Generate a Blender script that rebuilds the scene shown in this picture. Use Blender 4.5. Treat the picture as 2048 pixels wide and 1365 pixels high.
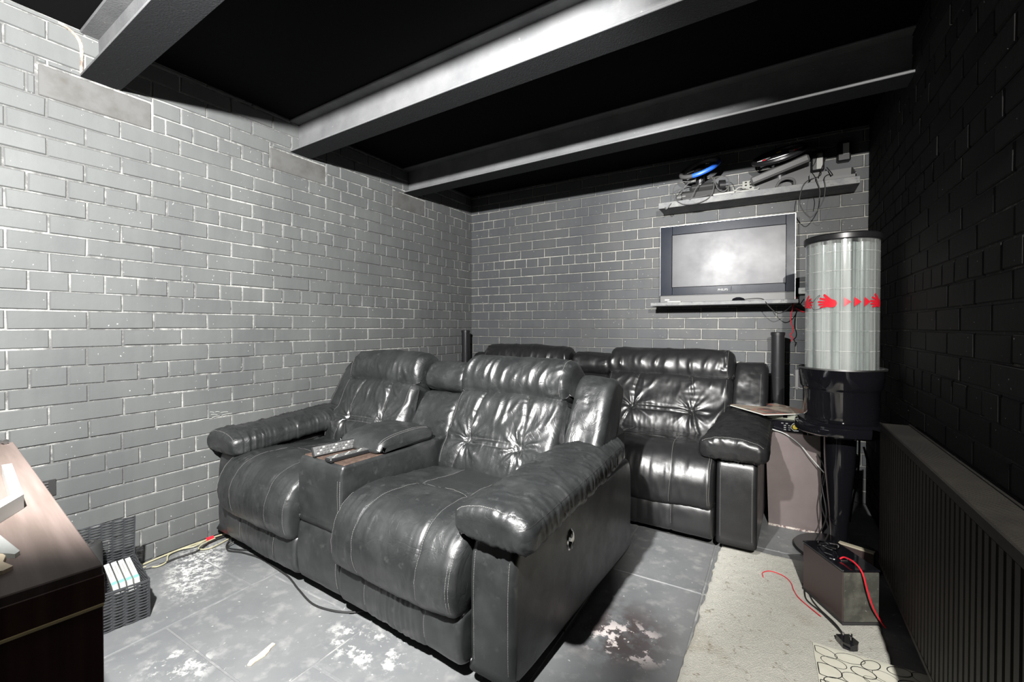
import bpy, math, random
import numpy as np
from mathutils import Vector, Matrix
random.seed(7)
RNG = np.random.default_rng(11)
scene = bpy.context.scene
COL = scene.collection
for o in list(bpy.data.objects):
    bpy.data.objects.remove(o)

# ---------------------------------------------------------------- camera
CAM = np.array([2.4419, -3.3673, 1.0637]); YAW, PIT, ROL, FPX = -.5364, -.0111, .0013, 886.14
_f = Vector((math.sin(YAW)*math.cos(PIT), math.cos(YAW)*math.cos(PIT), math.sin(PIT)))
_r0 = Vector((math.cos(YAW), -math.sin(YAW), 0)); _u0 = _r0.cross(_f)
_r = _r0*math.cos(ROL)+_u0*math.sin(ROL); _u = -_r0*math.sin(ROL)+_u0*math.cos(ROL)
cd = bpy.data.cameras.new('camera'); cam = bpy.data.objects.new('camera', cd); COL.objects.link(cam)
M = Matrix(((_r.x, _u.x, -_f.x, CAM[0]), (_r.y, _u.y, -_f.y, CAM[1]), (_r.z, _u.z, -_f.z, CAM[2]), (0, 0, 0, 1)))
cam.matrix_world = M
cd.sensor_fit = 'HORIZONTAL'; cd.sensor_width = 36.0; cd.lens = 36.0*FPX/2048
cd.shift_y = -18.73/2048; cd.clip_start = .02
scene.camera = cam

# ---------------------------------------------------------------- world, exposure, lights
w = bpy.data.worlds.new('world'); scene.world = w; w.use_nodes = True
w.node_tree.nodes['Background'].inputs[0].default_value = (.9, .95, 1, 1)
w.node_tree.nodes['Background'].inputs[1].default_value = .02
scene.view_settings.view_transform = 'Standard'; scene.view_settings.look = 'None'
scene.view_settings.gamma = 1; scene.view_settings.use_curve_mapping = False
scene.view_settings.exposure = .6

def look(o, d):
    o.rotation_euler = Vector(d).to_track_quat('-Z', 'Y').to_euler()
def spot(name, loc, d, energy, size, blend, radius, col=(1, 1, 1)):
    l = bpy.data.lights.new(name, 'SPOT'); l.energy = energy; l.spot_size = math.radians(size)
    l.spot_blend = blend; l.shadow_soft_size = radius; l.color = col
    o = bpy.data.objects.new(name, l); COL.objects.link(o); o.location = loc; look(o, d); return o
# work lamp beside the desk, turned to the left wall and the front sofa
spot('work_lamp', (1.86, -3.44, 1.95), (-.72, .74, -.26), 600, 120, .35, .03, (1, .99, .97))
# lamp in the passage, shining in through the doorway at the right
spot('passage_lamp', (2.905, -4.0, 1.99), (-.20, 1, -.22), 430, 85, .3, .014, (1, .975, .93))

al = bpy.data.lights.new('fill_light', 'AREA'); al.shape = 'RECTANGLE'; al.size = 1.1; al.size_y = .3; al.energy = 2.2  # weak fill added to lift the dark sofa side, not a room fitting
ao = bpy.data.objects.new('fill_light', al); COL.objects.link(ao); ao.location = (1.7, -3.3, 2.24); look(ao, (0, 0, -1))

# ---------------------------------------------------------------- helpers
def tag(o, label=None, cat=None, group=None, kind=None):
    if label: o['label'] = label
    if cat: o['category'] = cat
    if group: o['group'] = group
    if kind: o['kind'] = kind
    return o
def empty(name, loc, rz=0, label=None, cat=None, group=None):
    o = bpy.data.objects.new(name, None); COL.objects.link(o); o.location = loc
    o.rotation_euler = (0, 0, rz); o.empty_display_size = .05
    return tag(o, label, cat, group)
def link(name, me, mats, parent=None, smooth=True, angle=None):
    if not isinstance(mats, (list, tuple)): mats = [mats]
    for m in mats:
        if m is not None and len(me.materials) < len(mats): me.materials.append(m)
    if smooth:
        me.polygons.foreach_set('use_smooth', [True]*len(me.polygons))
        if angle is not None: me.set_sharp_from_angle(angle=math.radians(angle))
    o = bpy.data.objects.new(name, me); COL.objects.link(o)
    if parent is not None: o.parent = parent
    return o
class MB:
    def __init__(s): s.v = []; s.f = []; s.m = []; s.cur = 0
    def add(s, vs, fs):
        b = len(s.v); s.v += [tuple(v) for v in vs]; s.f += [tuple(i+b for i in f) for f in fs]; s.m += [s.cur]*len(fs)
        return s
    def box(s, x0, x1, y0, y1, z0, z1, bev=0, rot=None, org=None):
        x0, x1 = min(x0, x1), max(x0, x1); y0, y1 = min(y0, y1), max(y0, y1); z0, z1 = min(z0, z1), max(z0, z1)
        if bev <= 0:
            vs = [(x, y, z) for x in (x0, x1) for y in (y0, y1) for z in (z0, z1)]
            fs = [(0, 1, 3, 2), (4, 6, 7, 5), (0, 4, 5, 1), (2, 3, 7, 6), (0, 2, 6, 4), (1, 5, 7, 3)]
        else:
            b = min(bev, (x1-x0)/2.01, (y1-y0)/2.01, (z1-z0)/2.01)
            vs = []; idx = {}
            for ix, X in enumerate((x0, x1)):
                for iy, Y in enumerate((y0, y1)):
                    for iz, Z in enumerate((z0, z1)):
                        sx, sy, sz = 1-2*ix, 1-2*iy, 1-2*iz
                        idx[ix, iy, iz, 0] = len(vs); vs.append((X, Y+sy*b, Z+sz*b))
                        idx[ix, iy, iz, 1] = len(vs); vs.append((X+sx*b, Y, Z+sz*b))
                        idx[ix, iy, iz, 2] = len(vs); vs.append((X+sx*b, Y+sy*b, Z))
            fs = []
            q = lambda *k: idx[k]
            for i in (0, 1):
                fs.append((q(i, 0, 0, 0), q(i, 0, 1, 0), q(i, 1, 1, 0), q(i, 1, 0, 0))[::(1 if i == 0 else -1)])
                fs.append((q(0, i, 0, 1), q(1, i, 0, 1), q(1, i, 1, 1), q(0, i, 1, 1))[::(1 if i == 0 else -1)])
                fs.append((q(0, 0, i, 2), q(0, 1, i, 2), q(1, 1, i, 2), q(1, 0, i, 2))[::(1 if i == 0 else -1)])
                for j in (0, 1):
                    s1 = 1 if (i+j) % 2 == 0 else -1
                    fs.append((q(i, j, 0, 0), q(i, j, 0, 1), q(i, j, 1, 1), q(i, j, 1, 0))[::s1])
                    fs.append((q(i, 0, j, 0), q(i, 1, j, 0), q(i, 1, j, 2), q(i, 0, j, 2))[::s1])
                    fs.append((q(0, i, j, 1), q(0, i, j, 2), q(1, i, j, 2), q(1, i, j, 1))[::s1])
                    for k in (0, 1):
                        s2 = 1 if (i+j+k) % 2 == 0 else -1
                        fs.append((q(i, j, k, 0), q(i, j, k, 2), q(i, j, k, 1))[::s2])
        if rot is not None:
            O = Vector(org or (0, 0, 0)); vs = [tuple(rot @ (Vector(v)-O)+O) for v in vs]
        return s.add(vs, fs)
    def tube(s, pts, r, n=8, close=False, smooth_pts=0, cap=True):
        P = [Vector(p) for p in pts]
        if smooth_pts: P = [Vector(p) for p in catmull([tuple(p) for p in P], smooth_pts, close)]
        rr = r if isinstance(r, (list, tuple)) else [r]*len(P)
        if len(rr) != len(P): rr = list(np.interp(np.linspace(0, 1, len(P)), np.linspace(0, 1, len(rr)), rr))
        N = len(P); up = None; vs = []
        for i, p in enumerate(P):
            a = P[(i-1) % N] if (close or i > 0) else p; b = P[(i+1) % N] if (close or i < N-1) else p
            t = (b-a); t = t.normalized() if t.length > 1e-9 else Vector((0, 0, 1))
            if up is None:
                up = Vector((0, 0, 1)) if abs(t.z) < .9 else Vector((1, 0, 0))
            x = up.cross(t)
            if x.length < 1e-6: x = Vector((1, 0, 0)).cross(t)
            x.normalize(); up = t.cross(x)
            for k in range(n):
                a_ = 2*math.pi*k/n; vs.append(p+x*(math.cos(a_)*rr[i])+up*(math.sin(a_)*rr[i]))
        fs = []
        for i in range(N if close else N-1):
            j = (i+1) % N
            for k in range(n):
                k2 = (k+1) % n; fs.append((i*n+k, i*n+k2, j*n+k2, j*n+k))
        if cap and not close: fs.append(tuple(range(n))[::-1]); fs.append(tuple((N-1)*n+k for k in range(n)))
        return s.add(vs, fs)
    def cyl(s, p0, p1, r, n=24): return s.tube([p0, p1], r, n)
    def lathe(s, prof, n=48, c=(0, 0, 0), close=False):
        vs = []; fs = []; m = len(prof)
        for k in range(n):
            a = 2*math.pi*k/n
            for (r, z) in prof: vs.append((c[0]+r*math.cos(a), c[1]+r*math.sin(a), c[2]+z))
        for k in range(n):
            k2 = (k+1) % n
            for i in range(m if close else m-1):
                i2 = (i+1) % m
                fs.append((k*m+i, k2*m+i, k2*m+i2, k*m+i2))
        if not close:
            if prof[0][0] > 1e-6: fs.append(tuple(k*m for k in range(n))[::-1])
            if prof[-1][0] > 1e-6: fs.append(tuple(k*m+m-1 for k in range(n)))
        return s.add(vs, fs)
    def prism(s, poly, h, org=(0, 0, 0), ax=((1, 0, 0), (0, 1, 0), (0, 0, 1))):
        O = Vector(org); A, B, Cc = [Vector(a) for a in ax]; n = len(poly)
        vs = [O+A*p[0]+B*p[1] for p in poly]+[O+A*p[0]+B*p[1]+Cc*h for p in poly]
        fs = [tuple(range(n))[::-1], tuple(range(n, 2*n))]+[(i, (i+1) % n, (i+1) % n+n, i+n) for i in range(n)]
        return s.add(vs, fs)
    def mesh(s, name):
        me = bpy.data.meshes.new(name); me.from_pydata([tuple(v) for v in s.v], [], s.f)
        if any(s.m): me.polygons.foreach_set('material_index', s.m)
        me.update(); return me
    def build(s, name, mat, parent=None, smooth=True, angle=35, **kw):
        return tag(link(name, s.mesh(name), mat, parent, smooth, angle), **kw)
def catmull(P, k=6, close=False):
    P = [np.array(p, float) for p in P]; n = len(P); out = []
    for i in range(n if close else n-1):
        p0 = P[(i-1) % n] if (close or i > 0) else 2*P[0]-P[1]
        p1 = P[i]; p2 = P[(i+1) % n]
        p3 = P[(i+2) % n] if (close or i+2 < n) else 2*P[-1]-P[-2]
        for j in range(k):
            t = j/k
            out.append(.5*((2*p1)+(-p0+p2)*t+(2*p0-5*p1+4*p2-p3)*t*t+(-p0+3*p1-3*p2+p3)*t**3))
    if not close: out.append(P[-1])
    return out
def copy_tree(o, parent=None):
    c = o.copy(); COL.objects.link(c); c.parent = parent
    for ch in o.children: copy_tree(ch, c)
    return c

# ---------------------------------------------------------------- materials
def mat(name, base=(.5, .5, .5), rough=.5, metal=0, spec=.5, bump=None, vary=None, rvary=None, coat=0, emit=None, alpha=None, trans=0, scuff=None):
    """bump=(scale,strength[,detail]); vary=(scale,color2,lo,hi); rvary=(scale,rough2)"""
    m = bpy.data.materials.new(name); m.use_nodes = True; nt = m.node_tree; N = nt.nodes; L = nt.links
    b = N['Principled BSDF']; b.inputs['Base Color'].default_value = (*base, 1); b.inputs['Roughness'].default_value = rough
    b.inputs['Metallic'].default_value = metal; b.inputs['Specular IOR Level'].default_value = spec
    b.inputs['Coat Weight'].default_value = coat; b.inputs['Transmission Weight'].default_value = trans
    tc = N.new('ShaderNodeTexCoord')
    def noise(scale, detail=4, rough_=.6, vec=None):
        n = N.new('ShaderNodeTexNoise'); n.inputs['Scale'].default_value = scale; n.inputs['Detail'].default_value = detail
        n.inputs['Roughness'].default_value = rough_; L.new(vec or tc.outputs['Object'], n.inputs['Vector']); return n.outputs['Fac']
    def ramp(fac, lo, hi):
        r = N.new('ShaderNodeMapRange'); r.inputs[1].default_value = lo; r.inputs[2].default_value = hi; L.new(fac, r.inputs[0]); return r.outputs[0]
    col = None
    def mixc(fac, a, bb):
        mx = N.new('ShaderNodeMix'); mx.data_type = 'RGBA'; L.new(fac, mx.inputs[0])
        if isinstance(a, tuple): mx.inputs[6].default_value = (*a, 1)
        else: L.new(a, mx.inputs[6])
        if isinstance(bb, tuple): mx.inputs[7].default_value = (*bb, 1)
        else: L.new(bb, mx.inputs[7])
        return mx.outputs[2]
    if vary:
        vs = vary if isinstance(vary, list) else [vary]; col = base
        for (sc, c2, lo, hi) in vs: col = mixc(ramp(noise(sc), lo, hi), col, c2)
        L.new(col, b.inputs['Base Color'])
    if rvary:
        mr = N.new('ShaderNodeMapRange'); mr.inputs[1].default_value = .3; mr.inputs[2].default_value = .7
        mr.inputs[3].default_value = rough; mr.inputs[4].default_value = rvary[1]; L.new(noise(rvary[0]), mr.inputs[0]); L.new(mr.outputs[0], b.inputs['Roughness'])
    if bump:
        bm = N.new('ShaderNodeBump'); bm.inputs['Strength'].default_value = bump[1]; bm.inputs['Distance'].default_value = bump[2] if len(bump) > 2 else .002
        L.new(noise(bump[0], 6, .65), bm.inputs['Height']); L.new(bm.outputs[0], b.inputs['Normal'])
    if emit: b.inputs['Emission Color'].default_value = (*emit[0], 1); b.inputs['Emission Strength'].default_value = emit[1]
    m['_'] = 0
    return m
def nodes(m): return m.node_tree.nodes, m.node_tree.links, m.node_tree.nodes['Principled BSDF']

def brick_mat(name, c1, c2, rough=.5):
    m = mat(name, c1, rough, bump=(45, .35, .0025)); N, L, b = nodes(m)
    geo = N.new('ShaderNodeNewGeometry'); oi = N.new('ShaderNodeObjectInfo')
    b.inputs['Specular IOR Level'].default_value = .25
    n1 = N.new('ShaderNodeTexNoise'); n1.inputs['Scale'].default_value = 3.2; n1.inputs['Detail'].default_value = 5; L.new(geo.outputs['Position'], n1.inputs['Vector'])
    mp = N.new('ShaderNodeMapping'); mp.inputs['Scale'].default_value = (18, 18, 1.5); L.new(geo.outputs['Position'], mp.inputs['Vector'])
    n2 = N.new('ShaderNodeTexNoise'); n2.inputs['Scale'].default_value = 1; n2.inputs['Detail'].default_value = 4; L.new(mp.outputs[0], n2.inputs['Vector'])
    a = N.new('ShaderNodeMath'); a.operation = 'MULTIPLY'; a.inputs[1].default_value = .14; L.new(oi.outputs['Random'], a.inputs[0])
    s = N.new('ShaderNodeMath'); s.operation = 'ADD'; L.new(n1.outputs[0], s.inputs[0]); L.new(a.outputs[0], s.inputs[1])
    s2 = N.new('ShaderNodeMath'); s2.operation = 'MULTIPLY_ADD'; L.new(n2.outputs[0], s2.inputs[0]); s2.inputs[1].default_value = .5; L.new(s.outputs[0], s2.inputs[2])
    r = N.new('ShaderNodeMapRange'); r.inputs[1].default_value = .6; r.inputs[2].default_value = 1.3; L.new(s2.outputs[0], r.inputs[0])
    mx = N.new('ShaderNodeMix'); mx.data_type = 'RGBA'; mx.inputs[6].default_value = (*c1, 1); mx.inputs[7].default_value = (*c2, 1); L.new(r.outputs[0], mx.inputs[0])
    # small white chips
    v = N.new('ShaderNodeTexNoise'); v.inputs['Scale'].default_value = 95; v.inputs['Detail'].default_value = 2; L.new(geo.outputs['Position'], v.inputs['Vector'])
    r2 = N.new('ShaderNodeMapRange'); r2.inputs[1].default_value = .755; r2.inputs[2].default_value = .78; L.new(v.outputs[0], r2.inputs[0])
    mx2 = N.new('ShaderNodeMix'); mx2.data_type = 'RGBA'; L.new(mx.outputs[2], mx2.inputs[6]); mx2.inputs[7].default_value = (.6, .6, .58, 1); L.new(r2.outputs[0], mx2.inputs[0])
    L.new(mx2.outputs[2], b.inputs['Base Color'])
    return m
def mortar_mat(name, dark, light, lo, hi):
    m = mat(name, dark, .8, bump=(120, .9, .004)); N, L, b = nodes(m)
    geo = N.new('ShaderNodeNewGeometry')
    n1 = N.new('ShaderNodeTexNoise'); n1.inputs['Scale'].default_value = 22; n1.inputs['Detail'].default_value = 6; n1.inputs['Roughness'].default_value = .7; L.new(geo.outputs['Position'], n1.inputs['Vector'])
    n2 = N.new('ShaderNodeTexNoise'); n2.inputs['Scale'].default_value = 1.6; L.new(geo.outputs['Position'], n2.inputs['Vector'])
    s = N.new('ShaderNodeMath'); s.operation = 'ADD'; L.new(n1.outputs[0], s.inputs[0]); L.new(n2.outputs[0], s.inputs[1])
    r = N.new('ShaderNodeMapRange'); r.inputs[1].default_value = lo; r.inputs[2].default_value = hi; L.new(s.outputs[0], r.inputs[0])
    mx = N.new('ShaderNodeMix'); mx.data_type = 'RGBA'; mx.inputs[6].default_value = (*dark, 1); mx.inputs[7].default_value = (*light, 1); L.new(r.outputs[0], mx.inputs[0])
    L.new(mx.outputs[2], b.inputs['Base Color']); return m

G = {}
G['brick_left'] = brick_mat('painted_brick_left', (.088, .092, .092), (.125, .13, .127), .62)
G['brick_back'] = brick_mat('painted_brick_back', (.066, .07, .076), (.10, .10, .098), .62)
G['brick_right'] = brick_mat('painted_brick_right', (.005, .005, .0055), (.009, .009, .008), .8)  # same grey paint, near black because the wall's shade is in the colour
G['mortar_left'] = mortar_mat('mortar_left', (.10, .10, .098), (.46, .455, .43), .92, 1.3)
G['mortar_back'] = mortar_mat('mortar_back', (.15, .15, .14), (.42, .41, .37), .9, 1.3)
G['mortar_right'] = mortar_mat('mortar_right', (.008, .008, .008), (.14, .13, .11), 1.12, 1.3)  # joints darkened along with the bricks for the shade on this wall
G['ceil'] = mat('black_ceiling', (.003, .003, .0035), .9, spec=.1, bump=(30, .3))
G['plain'] = mat('dark_wall_paint', (.035, .035, .035), .8, bump=(30, .3))
G['pad'] = mat('padstone', (.10, .10, .098), .75, spec=.2, bump=(40, .3), vary=(9, (.065, .062, .055), .45, .75))
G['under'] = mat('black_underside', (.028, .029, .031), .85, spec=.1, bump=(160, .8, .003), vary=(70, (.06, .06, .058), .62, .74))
G['steel'] = mat('painted_steel', (.16, .162, .165), .8, spec=.12, bump=(160, .6, .003), vary=[(7, (.115, .117, .122), .35, .75), (60, (.3, .29, .27), .68, .76)])
G['rust'] = mat('bare_mortar', (.42, .37, .3), .85, bump=(60, .8, .004), vary=(20, (.15, .12, .1), .4, .6))
G['leather'] = mat('black_leather', (.014, .0152, .0157), .31, spec=.85, bump=(230, .32, .0012), vary=[(9, (.03, .032, .032), .45, .75), (26, (.045, .047, .046), .6, .8)], rvary=(14, .46))
def crackle(m_, scale, dist, strength):
    N, L, b = nodes(m_); tc = N.new('ShaderNodeTexCoord'); n_ = N.new('ShaderNodeTexNoise'); n_.inputs['Scale'].default_value = scale; n_.inputs['Detail'].default_value = 4; n_.inputs['Distortion'].default_value = 1.3
    L.new(tc.outputs['Object'], n_.inputs['Vector']); a = N.new('ShaderNodeMath'); a.operation = 'SUBTRACT'; a.inputs[1].default_value = .5; L.new(n_.outputs[0], a.inputs[0])
    c = N.new('ShaderNodeMath'); c.operation = 'ABSOLUTE'; L.new(a.outputs[0], c.inputs[0]); r = N.new('ShaderNodeMapRange'); r.inputs[1].default_value = 0; r.inputs[2].default_value = .045; r.inputs[3].default_value = 0; r.inputs[4].default_value = 1; L.new(c.outputs[0], r.inputs[0])
    bm = N.new('ShaderNodeBump'); bm.inputs['Strength'].default_value = strength; bm.inputs['Distance'].default_value = dist; L.new(r.outputs[0], bm.inputs['Height'])
    old = b.inputs['Normal'].links[0].from_socket; L.new(old, bm.inputs['Normal']); L.new(bm.outputs[0], b.inputs['Normal'])
G['leather_flat'] = G['leather'].copy(); G['leather_flat'].name = 'flat_leather'
crackle(G['leather'], 11, .0012, .3)
G['leather2'] = mat('black_leather_gloss', (.011, .011, .0115), .3, spec=.6, bump=(230, .25, .0012), rvary=(14, .42))
G['thread'] = mat('thread', (.13, .13, .125), .6)
G['gap'] = mat('black_cloth', (.008, .008, .008), .9)
G['black'] = mat('black_plastic', (.012, .012, .013), .35)
G['gloss'] = mat('gloss_black', (.006, .006, .008), .08, coat=.6)
G['matte'] = mat('matte_black', (.02, .02, .02), .7)
G['rubber'] = mat('black_rubber', (.015, .015, .015), .55)
G['chrome'] = mat('chrome', (.6, .6, .6), .15, metal=1)
G['silver'] = mat('silver', (.45, .45, .45), .35, metal=1)
G['white'] = mat('white_plastic', (.4, .41, .395), .55)
G['grey'] = mat('grey_plastic', (.3, .3, .28), .5)
G['dgrey'] = mat('dark_grey_plastic', (.08, .08, .08), .5)
G['red'] = mat('red', (.65, .015, .03), .4)
G['blue'] = mat('blue_rubber', (.02, .12, .62), .45)
G['rad'] = mat('radiator_paint', (.010, .009, .008), .55, spec=.25, bump=(60, .15), vary=(5, (.018, .016, .013), .4, .7))
G['tray'] = mat('worn_tray', (.05, .031, .023), .65, bump=(120, .4), vary=(45, (.10, .066, .05), .45, .7))
G['paper'] = mat('paper', (.5, .51, .48), .65)
G['green'] = mat('green_print', (.15, .4, .3), .5)

G['perforated'] = mat('perforated_leather', (.016, .0175, .018), .5, spec=.5); N_, L_, b_ = nodes(G['perforated'])
tc_ = N_.new('ShaderNodeTexCoord'); wv_ = N_.new('ShaderNodeTexVoronoi'); wv_.inputs['Scale'].default_value = 190; wv_.inputs['Randomness'].default_value = .15; L_.new(tc_.outputs['Object'], wv_.inputs['Vector'])
bp_ = N_.new('ShaderNodeBump'); bp_.inputs['Strength'].default_value = .9; bp_.inputs['Distance'].default_value = .002; L_.new(wv_.outputs['Distance'], bp_.inputs['Height']); L_.new(bp_.outputs[0], b_.inputs['Normal'])

# ---------------------------------------------------------------- room setting
RX, RZ, FY = 2.92, 2.27, -3.75
PADS = [(-2.83, -2.465, 1.95, 2.075), (-1.92, -1.562, 1.95, 2.07), (-1.0, -.65, 1.95, 2.075)]
def project(p):
    d = Vector(p)-Vector(CAM); z = d.dot(_f)
    if z < .05: return None
    return 1024+FPX*d.dot(_r)/z, 663.8-FPX*d.dot(_u)/z, z
def brick_proto(L_, H_, D_, seed, mat_):
    """front face towards local -Y, centre at origin, chamfered and slightly uneven"""
    rg = np.random.default_rng(seed); c = .0035
    def ring(ix, iz, y, j):
        return [(-L_/2+ix+j[0], y, -H_/2+iz+j[1]), (L_/2-ix+j[2], y, -H_/2+iz+j[3]), (L_/2-ix+j[4], y, H_/2-iz+j[5]), (-L_/2+ix+j[6], y, H_/2-iz+j[7])]
    j = rg.normal(0, .0009, 8)
    vs = ring(0, 0, 0, j*0)+ring(0, 0, -D_+c, j)+ring(c, c*.8, -D_, j)
    fs = []
    for a in (0, 4):
        for k in range(4):
            k2 = (k+1) % 4; fs.append((a+k, a+k2, a+4+k2, a+4+k))
    fs.append((8, 9, 10, 11))
    me = bpy.data.meshes.new('brick'); me.from_pydata(vs, [], fs); me.materials.append(mat_); me.update(); return me
def brick_wall(name, length, toworld, rotz, off, parity, mats, pads=(), limit=300, normal=None):
    """u runs along the wall from the corner; toworld(u,z,d) -> point, d = distance proud of the wall"""
    bm_, mm_ = mats
    wall = MB()
    P = [toworld(0, 0, 0), toworld(length, 0, 0), toworld(length, 0, -.12), toworld(0, 0, -.12)]
    vs = [Vector(p) for p in P]+[Vector(p)+Vector((0, 0, RZ+.1)) for p in P]
    wall.add(vs, [(0, 1, 2, 3), (4, 7, 6, 5), (0, 4, 5, 1), (1, 5, 6, 2), (2, 6, 7, 3), (3, 7, 4, 0)])
    wo = wall.build(name, mm_, smooth=False, kind='structure')
    items = []
    for c in range(31):
        z0, z1 = c*.075, min(c*.075+.075, RZ)
        if z1-z0 < .02: continue
        if c in (1, 6, 11, 16, 21, 26): step, st = .1125, 0
        else:
            step = .225; st = (.5 if (c % 2 == 1 if c < 6 else ((c-7) % 2 == 0 if c < 11 else ((c-12) % 2 == 1 if c < 16 else ((c-17) % 2 == 0 if c < 21 else (c-22) % 2 == 1)))) else 1.5)
            if parity: st = 2.0-st
        edges = [0.0]; u = off+st*.1125
        while u-step > 0: u -= step
        while u < length-.001:
            if u > .012: edges.append(u+random.gauss(0, .0022))
            u += step
        edges.append(length)
        for a, b in zip(edges[:-1], edges[1:]):
            segs = [(a+(.001 if a == 0 else .0033), b-.0033, z0+.0033+random.gauss(0, .0008), z1-.0033+random.gauss(0, .0008))]
            for (p0, p1, q0, q1) in pads:      # cut around the padstones
                ns = []
                for (ua, ub, za, zb) in segs:
                    if ub <= p0 or ua >= p1 or zb <= q0+.004 or za >= q1-.004: ns.append((ua, ub, za, zb)); continue
                    if ua < p0-.02: ns.append((ua, p0-.006, za, zb))
                    if ub > p1+.02: ns.append((p1+.006, ub, za, zb))
                    if zb > q1+.018: ns.append((max(ua, p0), min(ub, p1), q1+.006, zb))
                segs = ns
            items += [s_ for s_ in segs if s_[1]-s_[0] > .012]
    scored = []
    for (ua, ub, za, zb) in items:
        pr = project(toworld((ua+ub)/2, (za+zb)/2, 0)); sc = 0
        if pr and -60 < pr[0] < 2108 and -30 < pr[1] < 1395:
            a_ = project(toworld(ua, (za+zb)/2, 0)); b_ = project(toworld(ub, (za+zb)/2, 0))
            if a_ and b_: sc = abs(a_[0]-b_[0])*FPX*(zb-za)/pr[2]
            # hidden behind the sofas / the furniture: keep but rank last
            if sc and 700 < pr[0] < 1560 and pr[1] > 780 and name != 'wall_right': sc *= .01
            if name == 'wall_right' and pr[1] > 900: sc *= .01
        scored.append((sc, (ua, ub, za, zb)))
    scored.sort(key=lambda t: -t[0])
    D = .0052
    protos = {k: [brick_proto(k, .0666, D, i*7+int(k*1000), bm_) for i in range(4)] for k in (.2166, .1041)}
    rest = MB()
    for i, (sc, (ua, ub, za, zb)) in enumerate(scored):
        Lb, Hb = ub-ua, zb-za
        if i < limit and sc > 0:
            key = .2166 if Lb > .155 else .1041
            o = bpy.data.objects.new('brick', random.choice(protos[key])); COL.objects.link(o); o.parent = wo
            p = toworld((ua+ub)/2, (za+zb)/2, 0)
            o.location = p; o.scale = (Lb/key, 1+random.uniform(-.25, .35), Hb/.0666)
            o.rotation_euler = (random.gauss(0, .004), random.gauss(0, .002), rotz+random.gauss(0, .0025))
        else:
            A = Vector(toworld(ua, za, 0)); B = Vector(toworld(ub, za, 0)); U = Vector((0, 0, Hb))
            nrm = Vector(toworld(0, 0, 1))-Vector(toworld(0, 0, 0)); c = .0035; e = (B-A).normalized()
            vs = [A, B, B+U, A+U]; vs += [v+nrm*(D-c) for v in vs[:4]]
            vs += [A+nrm*D+e*c+Vector((0, 0, c)), B+nrm*D-e*c+Vector((0, 0, c)), B+nrm*D-e*c+U-Vector((0, 0, c)), A+nrm*D+e*c+U-Vector((0, 0, c))]
            fs = [(k+a, (k+1) % 4+a, (k+1) % 4+4+a, k+4+a) for a in (0, 4) for k in range(4)]+[(8, 9, 10, 11)]
            rest.add(vs, fs)
    ro = rest.build('brickwork', bm_, wo, smooth=False, kind='stuff')
    bpy.context.view_layer.update()
    return wo
# left wall x=0, u runs towards the camera (-y); local brick -Y must face +x
WL = brick_wall('wall_left', -FY, lambda u, z, d: (d, -u, z), math.radians(90), .0465, 0, (G['brick_left'], G['mortar_left']),
                pads=[(-b, -a, c, d) for (a, b, c, d) in PADS])
WB = brick_wall('wall_back', RX, lambda u, z, d: (u, -d, z), 0, .024, 1, (G['brick_back'], G['mortar_back']))
WR = brick_wall('wall_right', -FY, lambda u, z, d: (RX-d, -u, z), math.radians(-90), .03, 0, (G['brick_right'], G['mortar_right']))
for (a, b, c, d) in PADS:
    MB().box(-.02, .006, a+.004, b-.004, c+.004, d-.003, .003).build('padstone', G['pad'], WL, kind=None)
m = MB(); m.box(-.12, RX+.12, FY-.12, .12, RZ, RZ+.1); m.build('ceiling', G['ceil'], smooth=False, kind='structure')
# wall behind the camera with the doorway at its right end, and the passage beyond
m = MB(); m.box(RX, RX+.12, -4.9, FY, 0, RZ+.1); m.build('wall_passage', G['plain'], smooth=False, kind='structure')
m = MB(); m.box(-.12, 2.81, FY-.06, FY, 0, RZ); m.build('wall_front', G['plain'], smooth=False, kind='structure')
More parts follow.
